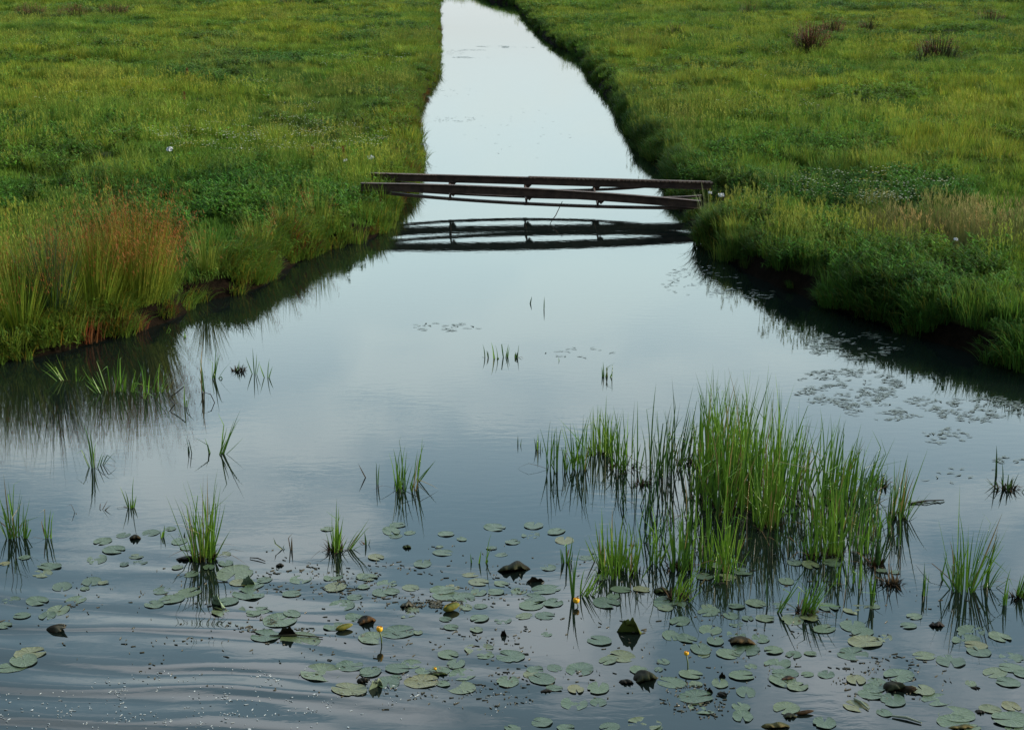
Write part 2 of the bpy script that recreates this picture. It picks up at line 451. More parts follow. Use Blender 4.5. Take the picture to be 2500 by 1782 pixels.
# ------------------------------------------------------------------ tuft shapes for the meadow (instanced, never linked into the scene)
def tuft_mesh(name, kind, seed):
    random.seed(seed); m = MB()
    def cv(v=0.25):
        k = random.uniform(1 - v, 1 + v); return (k * random.uniform(.85, 1.2), k, k * random.uniform(.7, 1.2))
    if kind == 'short':
        for i in range(85):
            a = random.uniform(0, 6.28); r = 0.30 * math.sqrt(random.random())
            m.blade((r * math.cos(a), r * math.sin(a), -.03), random.uniform(0, 6.28), random.uniform(.05, .55), random.uniform(.07, .20), random.uniform(.010, .018), random.uniform(.1, .9), col=cv(), seg=3, fold=.2)
    if kind == 'long':
        for i in range(80):
            a = random.uniform(0, 6.28); r = 0.24 * math.sqrt(random.random())
            c = cv(.3)
            if random.random() < .1: c = (2.2, 1.35, 1.2)
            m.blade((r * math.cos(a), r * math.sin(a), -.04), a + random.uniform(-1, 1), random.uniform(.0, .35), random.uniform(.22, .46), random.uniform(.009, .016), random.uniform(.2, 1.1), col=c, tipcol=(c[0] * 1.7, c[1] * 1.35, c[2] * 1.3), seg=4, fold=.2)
    if kind == 'herb':
        for i in range(14):
            a = random.uniform(0, 6.28); r = 0.22 * math.sqrt(random.random()); h = random.uniform(.10, .34)
            bx, by = r * math.cos(a), r * math.sin(a)
            c = cv(.25)
            m.blade((bx, by, 0), a, .1, h, .008, .1, col=c, seg=2)
            for k in range(9):
                z = h * random.uniform(.25, 1.0)
                m.blade((bx, by, z), random.uniform(0, 6.28), random.uniform(.7, 1.3), random.uniform(.05, .11), random.uniform(.022, .042), random.uniform(.2, .8), col=tuple(q * random.uniform(.8, 1.25) for q in c), seg=3, fold=.3)
    if kind == 'hang':      # overhanging bank grass, droops toward +X
        for i in range(90):
            a = random.uniform(-1.3, 1.3); r = 0.22 * math.sqrt(random.random()); b = random.uniform(0, 6.28)
            c = cv(.3)
            if random.random() < .14: c = (2.6, 1.1, .9)
            m.blade((r * math.cos(b), r * math.sin(b), -.03), a, random.uniform(.1, .8), random.uniform(.22, .55), random.uniform(.009, .017), random.uniform(.8, 2.1), col=c, seg=5, fold=.2)
    if kind == 'buff':
        for i in range(60):
            a = random.uniform(0, 6.28); r = 0.25 * math.sqrt(random.random())
            m.blade((r * math.cos(a), r * math.sin(a), -.03), a, random.uniform(.0, .3), random.uniform(.3, .55), random.uniform(.005, .010), random.uniform(.1, .6), col=cv(.2), seg=3, fold=.2)
            if i % 2:
                h = random.uniform(.35, .55)
                for k in range(4):
                    m.blade((r * math.cos(a) * 1.2, r * math.sin(a) * 1.2, h + k * .03), random.uniform(0, 6.28), .4, .06, .012, .5, col=(1.6, 1.3, 1.35), seg=2, fold=.2)
    if kind == 'stalk':
        for i in range(16):
            a = random.uniform(0, 6.28); r = 0.3 * math.sqrt(random.random()); h = random.uniform(.30, .62); az = random.uniform(0, 6.28); ln = random.uniform(.02, .2)
            bx, by = r * math.cos(a), r * math.sin(a)
            m.blade((bx, by, 0), az, ln, h, .006, .1, col=(1.2, 1.2, 1.0), tipcol=(2.0, 1.4, 1.5), seg=3)
            for k in range(5):
                t_ = h * random.uniform(.8, 1.0)
                m.blade((bx + math.cos(az) * math.sin(ln) * t_, by + math.sin(az) * math.sin(ln) * t_, t_), random.uniform(0, 6.28), .5, .06, .012, .3, col=(2.4, 1.5, 1.7), seg=2)
        for i in range(40):
            a = random.uniform(0, 6.28); r = 0.28 * math.sqrt(random.random())
            m.blade((r * math.cos(a), r * math.sin(a), -.03), random.uniform(0, 6.28), random.uniform(.05, .5), random.uniform(.1, .25), .013, random.uniform(.1, .9), col=cv(), seg=3, fold=.2)
    if kind == 'flower':
        for i in range(5):
            a = random.uniform(0, 6.28); r = 0.25 * math.sqrt(random.random()); h = random.uniform(.22, .38)
            bx, by = r * math.cos(a), r * math.sin(a)
            m.blade((bx, by, 0), a, .05, h, .006, .05, col=(.06, .12, .03), seg=1)
            for k in range(6):
                m.blade((bx, by, h - .01), k * 1.05, 1.1, .03, .022, .2, col=(1, 1, 1), seg=2)
    return m.mesh(name, M_grass)


LIB = bpy.data.collections.new('plant_library')
kinds = ['short', 'short', 'short', 'long', 'long', 'long', 'herb', 'herb', 'hang', 'hang', 'hang', 'buff', 'buff', 'flower', 'stalk', 'stalk']
KI = {}
for i, k in enumerate(kinds):
    o = bpy.data.objects.new('tuft_%02d' % i, tuft_mesh('tuft_%02d' % i, k, 100 + i)); LIB.objects.link(o)
    KI.setdefault(k, []).append(i)
KI = {k: np.array(v) for k, v in KI.items()}


def scatter(name, label, cat, P, rot, scl, tint, var, mat=None):
    """one stuff object: tufts set on its points"""
    n = len(P)
    me = bpy.data.meshes.new(name); me.vertices.add(n); me.vertices.foreach_set('co', np.asarray(P, np.float32).ravel())
    a = me.attributes.new('rot', 'FLOAT_VECTOR', 'POINT'); a.data.foreach_set('vector', np.asarray(rot, np.float32).ravel())
    a = me.attributes.new('scl', 'FLOAT_VECTOR', 'POINT'); a.data.foreach_set('vector', np.asarray(scl, np.float32).ravel())
    a = me.attributes.new('tint', 'FLOAT_COLOR', 'POINT'); a.data.foreach_set('color', np.hstack([tint, np.ones((n, 1))]).astype(np.float32).ravel())
    a = me.attributes.new('variant', 'INT', 'POINT'); a.data.foreach_set('value', np.asarray(var, np.int32))
    o = link(name, me)
    ng = bpy.data.node_groups.new(name + '_tufts', 'GeometryNodeTree')
    ng.interface.new_socket('Geometry', in_out='INPUT', socket_type='NodeSocketGeometry')
    ng.interface.new_socket('Geometry', in_out='OUTPUT', socket_type='NodeSocketGeometry')
    N = ng.nodes; Lk = ng.links
    gi = N.new('NodeGroupInput'); go = N.new('NodeGroupOutput')
    ci = N.new('GeometryNodeCollectionInfo'); ci.inputs['Collection'].default_value = LIB
    ci.inputs['Separate Children'].default_value = True; ci.inputs['Reset Children'].default_value = True
    ip = N.new('GeometryNodeInstanceOnPoints'); ip.inputs['Pick Instance'].default_value = True
    def na(nm, ty):
        q = N.new('GeometryNodeInputNamedAttribute'); q.data_type = ty; q.inputs['Name'].default_value = nm
        return [s for s in q.outputs if s.enabled and s.name == 'Attribute'][0]
    Lk.new(gi.outputs[0], ip.inputs['Points']); Lk.new(ci.outputs[0], ip.inputs['Instance'])
    Lk.new(na('variant', 'INT'), ip.inputs['Instance Index']); Lk.new(na('rot', 'FLOAT_VECTOR'), ip.inputs['Rotation'])
    Lk.new(na('scl', 'FLOAT_VECTOR'), ip.inputs['Scale']); Lk.new(ip.outputs[0], go.inputs[0])
    md = o.modifiers.new('tufts', 'NODES'); md.node_group = ng
    return tag(o, label, cat, kind='stuff')


def cand(y0, y1, per_m2, margin=3.0):
    """random points over the part of the land the photograph looks at, with some room to both sides"""
    Wd = 0.345 * y1 + margin
    n = int((y1 - y0) * 2 * Wd * per_m2)
    x = rng.uniform(-Wd, Wd, n); y = rng.uniform(y0, y1, n)
    k = np.abs(x) < 0.345 * y + margin
    return x[k], y[k]


# patches read off the photograph: (px, py, rx, ry) in view pixels -> ground ellipse
def patch(x, y, px, py, rx, ry, z=0.5, soft=0.35):
    c = G(px, py, z); a = abs(G(px + rx, py, z)[0] - c[0]); b = abs(G(px, py - ry, z)[1] - G(px, py + ry, z)[1]) / 2
    q = np.sqrt(((x - c[0]) / a) ** 2 + ((y - c[1]) / b) ** 2) + (fbm(x * 1.3, y * 1.3, 77) - .5) * 0.7
    return np.clip((1 - q) / soft, 0, 1)


C_yel = np.array([0.118, 0.192, 0.024]); C_grn = np.array([0.072, 0.156, 0.023]); C_drk = np.array([0.034, 0.105, 0.018])
C_olv = np.array([0.092, 0.145, 0.03]); C_buf = np.array([0.150, 0.150, 0.060])


def tints(x, y):
    a = fbm(x * .16 + 4, y * .10, 41, 4)[:, None]; b = fbm(x * .6, y * .35, 51, 3)[:, None]; c = fbm(x * .3 + 20, y * .12 + 9, 61, 3)[:, None]
    t = C_grn * (1 - np.clip((a - .36) * 3, 0, 1)) + C_yel * np.clip((a - .36) * 3, 0, 1)
    k = np.clip((b - .53) * 4, 0, 1) * 0.6; t = t * (1 - k) + C_drk * k
    k = np.clip((c - .56) * 6, 0, 1) * 0.6; t = t * (1 - k) + C_olv * k
    for (px, py, rx, ry, col, s) in [
        (150, 430, 330, 60, C_drk, .55), (520, 420, 260, 40, C_drk, .4), (640, 460, 160, 50, C_grn, .7),
        (900, 300, 90, 90, C_yel, .8), (450, 330, 300, 60, C_grn, .3), (600, 60, 320, 30, C_yel, .3),
        (2110, 530, 220, 36, C_buf, .75), (1830, 415, 200, 28, C_drk, .55), (1850, 455, 330, 22, C_drk, .7), (1500, 200, 130, 40, C_olv, .7),
        (2150, 330, 200, 60, C_yel, .7), (1650, 210, 280, 40, C_yel, .6), (1700, 330, 200, 30, C_grn, .7), (1900, 620, 420, 70, C_drk, .55),
        (1750, 480, 120, 25, C_grn, .6), (2150, 720, 260, 60, C_drk, .6), (1600, 470, 60, 30, C_yel, .7), (1680, 140, 200, 30, C_yel, .5), (120, 210, 260, 40, C_yel, .5)]:
        k = (patch(x, y, px, py, rx, ry) * s)[:, None]; t = t * (1 - k) + col * k
    t = t * rng.uniform(.6, 1.4, (len(x), 1))
    return t


def put(name, label, cat, x, y, kindarr, tint, s, zoff=0.0, rx=None, ry=None, rz=None, sz=None):
    n = len(x)
    dp = 1 - .62 * bridge_dip(x, y); s = s * dp; sz = None if sz is None else sz * dp
    z = ground_z(x, y) + zoff
    rot = np.zeros((n, 3))
    rot[:, 2] = rng.uniform(0, 6.283, n) if rz is None else rz
    if rx is not None: rot[:, 0] = rx
    if ry is not None: rot[:, 1] = ry
    scl = np.stack([s, s, s if sz is None else sz], 1)
    scatter(name, label, cat, np.stack([x, y, z], 1), rot, scl, tint, kindarr)


def pick(k, n): return KI[k][rng.integers(0, len(KI[k]), n)]


# meadow grass over both fields
XS = []; YS = []; SS = []
for (y0, y1, dens, sc) in [(21, 45, 13, 1.0), (45, 75, 9, 1.15), (75, 115, 5.5, 1.5), (115, 172, 3.2, 2.0)]:
    x, y = cand(y0, y1, dens); d, sd_ = bank_dist(x, y); k = d > 0.25
    XS.append(x[k]); YS.append(y[k]); SS.append(np.full(k.sum(), sc))
x = np.concatenate(XS); y = np.concatenate(YS); s = np.concatenate(SS) * rng.uniform(.7, 1.3, len(x))
hn = fbm(x * .35, y * .25, 91, 3)
longp = np.clip((hn - .42) * 3.0, 0.05, .75)
herbp = np.clip((fbm(x * .25 + 50, y * .3, 95, 3) - .55) * 5, 0.03, .8)
buffp = patch(x, y, 2110, 530, 230, 36)
herbp = np.maximum(herbp, .85 * patch(x, y, 620, 450, 260, 60)); herbp = np.maximum(herbp, .9 * patch(x, y, 1900, 600, 460, 110)); herbp = np.maximum(herbp, .8 * patch(x, y, 1900, 440, 340, 40))
herbp = np.maximum(herbp, .4 * patch(x, y, 150, 430, 330, 50))
herbp *= (1 - buffp)
u = rng.random(len(x))
var = pick('short', len(x)); var = np.where(u < longp, pick('long', len(x)), var)
u = rng.random(len(x)); var = np.where(u < herbp, pick('herb', len(x)), var)
u = rng.random(len(x)); var = np.where(u < buffp * .55, pick('buff', len(x)), var)
stp = np.clip((fbm(x * .2 + 9, y * .2 + 70, 201, 3) - .5) * 1.5, .01, .2); u = rng.random(len(x)); var = np.where(u < stp, pick('stalk', len(x)), var)
tt = tints(x, y)
sz = s * (1 + .7 * np.clip(hn - .45, 0, 1)) * np.interp(y, [40, 75, 115], [1, .72, .5])
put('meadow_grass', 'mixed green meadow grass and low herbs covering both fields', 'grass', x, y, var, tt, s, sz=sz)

# pale flower heads sprinkled through the meadow
XS = []; YS = []
for (px, py, rx, ry, n) in [(600, 320, 260, 50, 240), (140, 90, 200, 40, 60), (400, 250, 350, 70, 120), (1900, 440, 250, 30, 110), (1650, 220, 300, 100, 60), (780, 120, 130, 60, 50), (1950, 470, 80, 14, 40)]:
    for i in range(n):
        a = random.uniform(0, 6.28); r = math.sqrt(random.random())
        p = G(px + rx * r * math.cos(a), py + ry * r * math.sin(a), .5); XS.append(p[0]); YS.append(p[1])
x = np.array(XS); y = np.array(YS); d, _ = bank_dist(x, y); x = x[d > .4]; y = y[d > .4]
tf = np.array([[.55, .58, .45]]) * rng.uniform(.6, 1.1, (len(x), 1)); yk = rng.random(len(x)) < .3; tf[yk] = [.5, .45, .12]
put('meadow_flowers', 'scattered small white and cream flower heads in the meadow grass', 'flowers', x, y, pick('flower', len(x)), tf, rng.uniform(.6, 1.1, len(x)))

# overhanging grass and herbs along the two banks
for side in (-1, 1):
    ys_ = []
    y = 15.0
    while y < 160:
        ys_.append(y); y += 0.022 if y < 60 else 0.05
    ys_ = np.array(ys_); n = len(ys_)
    d = rng.uniform(0.0, 0.8, n) ** 1.3
    cc = np.interp(ys_, _ys, _cL if side < 0 else _cR)
    xx = (xL(ys_) - d / cc) if side < 0 else (xR(ys_) + d / cc)
    k = (np.abs(xx) < .345 * ys_ + 3); xx = xx[k]; yy = ys_[k]; d = d[k]; cc = cc[k]
    clump = fbm(yy * 1.1 + xx * .9, xx * .9 - yy * .4 + (2.2 if side < 0 else 7.7), 133, 2)
    keep = rng.random(len(xx)) < np.clip(.30 + (clump - .40) * 4.5, .22, 1) * np.where(d < .12, .6, 1); xx, yy, d, cc, clump = [q[keep] for q in (xx, yy, d, cc, clump)]
    n = len(xx)
    dirz = np.where(True, (0 if side < 0 else math.pi), 0) + np.arccos(np.clip(cc, 0, 1)) * (-1 if side < 0 else 1)
    rz = dirz + rng.normal(0, .45, n)
    var = pick('hang', n); u = rng.random(n); var = np.where(u < .25, pick('herb', n), var); u = rng.random(n); var = np.where(u < .15, pick('long', n), var)
    t = tints(xx, yy)
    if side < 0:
        t = t * .5 + np.array([.12, .19, .028]) * .5 * rng.uniform(.7, 1.25, (n, 1))  # brighter yellow tint paints this bank's sunlight into the grass colour
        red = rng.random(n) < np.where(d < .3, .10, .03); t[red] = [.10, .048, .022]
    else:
        t = (t * .45 + np.array([.030, .080, .018]) * .55) * np.clip(.4 + 1.2 * fbm(yy * 1.3, xx * 1.3, 171, 2), .5, 1.3)[:, None]  # darker tint paints this bank's shade into the grass, unevenly
    s = rng.uniform(.5, 1.15, n) * (0.35 + 1.2 * clump) * np.where(yy > 45, .8, 1)
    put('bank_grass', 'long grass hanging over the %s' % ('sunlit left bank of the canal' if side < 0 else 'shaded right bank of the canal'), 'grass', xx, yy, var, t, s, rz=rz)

# ------------------------------------------------------------------ rush clumps
def rush_clump(px, py, ptop, wpx, n, red, label, green=(.075, .12, .02), redc=(.30, .095, .022), z=0.45, group='rush clumps on the meadow', low=False):
    p = G(px, py, z); p[2] = float(ground_z(p[0], p[1])) - .03
    for _ in range(30):
        dd_, sd2 = bank_dist(p[0], p[1])
        if dd_ > .45: break
        p[0] += .06 * sd2; p[1] += .08
    p[2] = float(ground_z(p[0], p[1])) - .03
    H = 1.2 * (py - ptop) * up(px, py); Wd = wpx * metres(px, py) * .5
    root = empty('rush_clump', p); tag(root, label, 'rushes', group)
    st = MB(); hd = MB(); far = p[1] > 60
    n = int(n * (2.2 if far else 1.25)); wf = .026 if far else .0085; H *= 1.15 if far else 1
    for i in range(n):
        a = random.uniform(0, 6.28); r = math.sqrt(random.random())
        bx, by = .6 * Wd * r * math.cos(a), .45 * Wd * r * math.sin(a)
        h = H * random.uniform(.55, 1.03) * (1 - .35 * r * r)
        lean = .06 + .30 * r * random.uniform(.5, 1.3); az = a + random.uniform(-.5, .5)
        k = random.uniform(.65, 1.3); c = (green[0] * k * random.uniform(.8, 1.35), green[1] * k, green[2] * k)
        reddish = random.random() < red
        tip = tuple(c[j] * .45 + redc[j] * random.uniform(.25, .6) for j in range(3)) if reddish else c
        bend = random.uniform(0, .45)
        st.blade((bx, by, 0), az, lean, h, wf, bend, col=c, tipcol=tip, seg=5, fold=.3)
        if reddish:
            ang = lean + bend * .5
            for q in range(5 if far else 11):
                t = random.uniform(.62, 1.0) * h
                hx = bx + math.cos(az) * math.sin(ang) * t + random.uniform(-.04, .04); hy = by + math.sin(az) * math.sin(ang) * t + random.uniform(-.04, .04)
                kk = random.uniform(.6, 1.3)
                hd.blade((hx, hy, math.cos(ang) * t - .03), random.uniform(0, 6.28), random.uniform(.2, 1.1), random.uniform(.03, .08), wf * (1.5 if far else .8), .4, col=tuple(v * kk for v in redc), seg=2, fold=.3)
    for i in range(int(n * .5)):       # short leaves round the foot
        a = random.uniform(0, 6.28); r = math.sqrt(random.random()) * .9 * Wd; k = random.uniform(.6, 1.25)
        st.blade((r * math.cos(a), r * .7 * math.sin(a), 0), a, random.uniform(.2, .7), H * random.uniform(.2, .42), wf, random.uniform(.3, 1.0), col=(green[0] * k * 1.1, green[1] * k, green[2] * k), seg=4)
    st.build('stems', M_rush, root)
    if hd.V: hd.build('seed_heads', M_rush, root)
    return root


RG = (.30, .095, .022)
for a in [
    (300, 660, 418, 150, 300, .75, 'tallest rust-red rush clump on the near left bank'),
    (375, 655, 440, 110, 220, .7, 'orange-brown rush clump right beside the tallest red rushes'),
    (225, 670, 455, 120, 220, .6, 'reddish rush clump just left of the tallest red rushes'),
    (165, 650, 470, 110, 180, .45, 'mixed green and red rush clump, third left of the tallest'),
    (110, 700, 480, 100, 200, .12, 'dark blue-green rush clump left of the red rushes'),
    (50, 690, 500, 110, 180, .35, 'brownish rush clump between the dark green clump and the photo edge'),
    (5, 700, 505, 90, 150, .3, 'rush clump cut by the left photo edge'),
    (300, 722, 530, 120, 220, .12, 'yellow-green rush clump in front of the tallest red rushes'),
    (215, 742, 560, 110, 180, .08, 'yellowish rush clump at the water below the reddish rushes'),
    (130, 765, 590, 120, 160, .1, 'low green rush clump at the water below the dark clump'),
    (35, 780, 610, 110, 150, .1, 'low green rush clump at the far left water edge'),
    (380, 690, 560, 90, 150, .15, 'olive rush clump just left of the dark bank hollow')]:
    c = rush_clump(*a[:6], a[6], green=(.03, .07, .028) if 'dark blue' in a[6] else (.14, .21, .02), group='tall rushes on the near left bank')
for a in [
    (545, 632, 515, 80, 110, .05, 'bright yellow-green grass tussock on the bank left of the dipping twigs'),
    (470, 668, 560, 80, 90, .1, 'round green tussock just right of the dark bank hollow'),
    (640, 575, 470, 80, 90, .12, 'olive grass tussock over the brown roots below the bridge end'),
    (715, 545, 450, 80, 100, .08, 'pale green tussock on the bank nearest the bridge'),
    (790, 520, 425, 70, 90, .1, 'bushy green tussock under the left bridge end')]:
    rush_clump(*a, green=(.14, .20, .025), group='grass tussocks along the near left bank')
FG = 'rush clumps far out on the meadow'
for a in [
    (1800, 125, 68, 85, 110, .8, 'largest red-brown rush clump on the right meadow'),
    (1850, 88, 52, 60, 70, .6, 'reddish rush clump behind the largest red-brown one'),
    (1930, 80, 52, 45, 50, .15, 'leaning green rush tuft right of the red-brown clumps'),
    (2085, 142, 92, 130, 140, .25, 'wide dark brown-green rush clump at right of the right meadow')]:
    rush_clump(*a, green=(.030, .042, .015), redc=(.17, .055, .028), group=FG)
for a in [
    (70, 42, 14, 90, 80, .7, 'brown rush band at the top left corner'),
    (165, 42, 14, 80, 80, .6, 'middle piece of the brown rush band on the far left meadow'),
    (255, 34, 8, 90, 80, .5, 'right end of the brown rush band on the far left meadow'),
    (645, 16, -8, 70, 60, .15, 'green rush clump at the top edge of the left meadow'),
    (770, 14, -8, 40, 40, .05, 'small dark rush clump at the top edge nearest the canal'),
    (1570, 62, 40, 30, 30, .1, 'small dark rush tuft far out on the right meadow'),
    (1500, 90, 62, 35, 30, .2, 'small olive tuft on the right meadow near the far bank'),
    (1665, 40, 12, 60, 50, .2, 'olive rush tuft at the far top of the right meadow'),
    (2200, 60, 30, 80, 50, .5, 'faint brown rush patch near the top right corner')]:
    rush_clump(*a, green=(.035, .065, .018), redc=(.16, .07, .03), group=FG)

# ------------------------------------------------------------------ the derelict footbridge
def build_bridge():
    A = G(888, 455 / K, .725) if False else None
    nl = np.array([-3.44, 37.1, .77]); nr = np.array([4.24, 36.5, .46])        # near beam ends (top edge)
    fl = np.array([-3.40, 38.9, .735]); fr = np.array([4.75, 38.55, .56])        # far beam ends (top edge)
    root = empty('footbridge', ((nl + fr) / 2) * (1, 1, 0)); base = np.array(root.location)
    tag(root, 'rusty iron footbridge without deck, two trussed beams crossing the canal', 'bridge')

    def frame(a, b):
        d = b - a; L = np.linalg.norm(d); d = d / L; ang = math.atan2(d[1], d[0]); el = math.asin(d[2])
        return L, Matrix.Rotation(ang, 3, 'Z') @ Matrix.Rotation(-el, 3, 'Y')

    def sweep(m, pts, w_, h_, dy=0.0, dz=0.0):
        V = []; n_ = len(pts)
        for p in pts:
            V += [p + np.array([0, dy - w_ / 2, dz - h_ / 2]), p + np.array([0, dy + w_ / 2, dz - h_ / 2]), p + np.array([0, dy + w_ / 2, dz + h_ / 2]), p + np.array([0, dy - w_ / 2, dz + h_ / 2])]
        m.add(V, [(i * 4 + k, i * 4 + (k + 1) % 4, (i + 1) * 4 + (k + 1) % 4, (i + 1) * 4 + k) for i in range(n_ - 1) for k in range(4)] + [(3, 2, 1, 0), tuple((n_ - 1) * 4 + k for k in range(4))])

    def beam(a, b, h, name, camber=0.0):
        m = MB(); pts = [a + (b - a) * t + np.array([0, 0, camber * 4 * t * (1 - t)]) - base for t in np.linspace(0, 1, 17)]
        sweep(m, pts, .05, h, 0, -h / 2)                            # web
        sweep(m, pts, .15, .012, 0, .006); sweep(m, pts, .19, .012, 0, -h - .006)   # flanges
        return m.build(name, M_iron, root)
    b1 = beam(nl, nr, .155, 'beam', .08); b1['label'] = 'sagging near beam of the footbridge'
    b2 = beam(fl, fr, .145, 'beam'); b2['label'] = 'straighter far beam of the footbridge'
    # middle beam, lower, half hidden behind the near one
    ml = np.array([-3.3, 37.7, .60]); mr = np.array([4.35, 37.3, .47])

    def chord(a, b, sag, skew, name, w_=.055, h_=.05, t0=0.02, t1=.98, zoff=.14):
        pts = []
        for i in range(25):
            t = t0 + (t1 - t0) * i / 24
            p = a + (b - a) * t; q = (t - t0) / (t1 - t0)
            p = p + np.array([0, 0, -zoff - sag * (4 * q * (1 - q)) ** .85 * (1 + skew * (q - .5))]); pts.append(p - base)
        m = MB(); V = []
        for p in pts:
            V += [p + np.array([0, -w_ / 2, -h_ / 2]), p + np.array([0, w_ / 2, -h_ / 2]), p + np.array([0, w_ / 2, h_ / 2]), p + np.array([0, -w_ / 2, h_ / 2])]
        Fc = [(i * 4 + k, i * 4 + (k + 1) % 4, (i + 1) * 4 + (k + 1) % 4, (i + 1) * 4 + k) for i in range(24) for k in range(4)] + [(3, 2, 1, 0), (96, 97, 98, 99)]
        m.add(V, Fc); m.build(name, M_iron, root)
        return lambda t: a + (b - a) * t + np.array([0, 0, -zoff - sag * (4 * ((t - t0) / (t1 - t0)) * (1 - (t - t0) / (t1 - t0))) ** .85 * (1 + skew * ((t - t0) / (t1 - t0) - .5))]) - base
    c1 = chord(nl, nr, .11, -.25, 'lower_chord', .12, .06, zoff=.155)
    c2 = chord(fl, fr, .17, -.1, 'lower_chord', .12, .05, t0=.02, t1=.80)
    c3 = chord(ml, mr, .13, .3, 'lower_chord', .10, .04, t0=.0, t1=1.0, zoff=.02)

    def strut(a, b, ch, t, h):
        top = a + (b - a) * t + np.array([0, 0, -h]) - base; bot = ch(t)
        m = MB(); m.tube([top + np.array([.03, 0, .01]), bot + np.array([-.01, 0, 0])], .022, 6)
        # small triangular gusset under the beam
        x = np.array([1, 0, 0]); y = np.array([0, .05, 0]); q = top + np.array([.07, 0, .004])
        g = [q - x * .10, q + x * .10, q + np.array([0, 0, -.10])]
        m.add([v - y for v in g] + [v + y for v in g], [(0, 1, 2), (5, 4, 3), (0, 3, 4, 1), (1, 4, 5, 2), (2, 5, 3, 0)])
        m.box(bot + np.array([0, 0, 0]), (.09, .09, .07))
        m.build('strut', M_iron, root)
    for t in (.265, .49, .70): strut(nl + np.array([0, 0, .07]), nr + np.array([0, 0, .07]), c1, t, .165)
    for t in (.235, .455, .655): strut(fl, fr, c2, t, .165)
    for t1, t2 in ((.265, .235), (.49, .455), (.70, .655)):
        m = MB(); m.tube([nl + (nr - nl) * t1 + np.array([0, 0, -.20]) - base, fl + (fr - fl) * t2 + np.array([0, 0, -.19]) - base], .028, 6); m.build('cross_tie', M_iron, root)
    # pale flaking strip (worn upper edge) of the far beam
    m = MB(); L, M = frame(fl, fr); d = (fr - fl) / L
    for i in range(46):
        t = .42 + .575 * i / 45
        if i < 12 and i % 3 == 0: continue
        p = fl + (fr - fl) * t - base + np.array([0, -.082, .006])
        m.box(p, (L * .575 / 46 * .62, .012, .022 + .01 * (t > .7)), M @ Matrix.Rotation(R(random.uniform(-12, 12)), 3, 'Y'))
    for i in range(30):
        t = .01 + .19 * i / 30 + random.uniform(0, .004)
        if random.random() < .25: continue
        m.box(fl + (fr - fl) * t - base + np.array([0, -.082, .006]), (L * .006, .012, .014), M)
    m.build('worn_edge_strip', M_pale, root)
    # narrow ridged plate lying on the far beam's right half
    m = MB(); m.box(fl + (fr - fl) * .73 - base + np.array([0, .02, .022]), (L * .53, .13, .012), M); m.build('top_plate', M_iron, root)


build_bridge()
tw = MB(); p = G(1250, 466, .18); tw.tube([(p[0], 36.8, .40), (p[0] - .16, 36.3, .17), (p[0] - .22, 36.25, .10), (p[0] - .32, 36.2, -.05)], [.008, .011, .009, .006], 5, (.03, .02, .015))
tag(tw.build('twig', M_dead), 'bent bare twig hanging from the near bridge beam into the water', 'twig')

# ------------------------------------------------------------------ emergent reeds
GREENS = {'g': ((.040, .115, .016), (.10, .21, .022)), 'y': ((.060, .150, .014), (.13, .24, .025)), 'd': ((.018, .055, .014), (.05, .12, .025)), 'b': ((.10, .055, .03), (.14, .10, .04))}
LANDMARKS = []                      # (px, py, phrase) used to describe the lily leaves
RGRP = {'L': 'reed plants in the shallow water by the left bank', 'M': 'small reed plants in open water', 'B': 'reed plants of the large reed bed', 'F': 'reed plants in front of the reed bed', 'R': 'reed plants at the right side of the pool'}


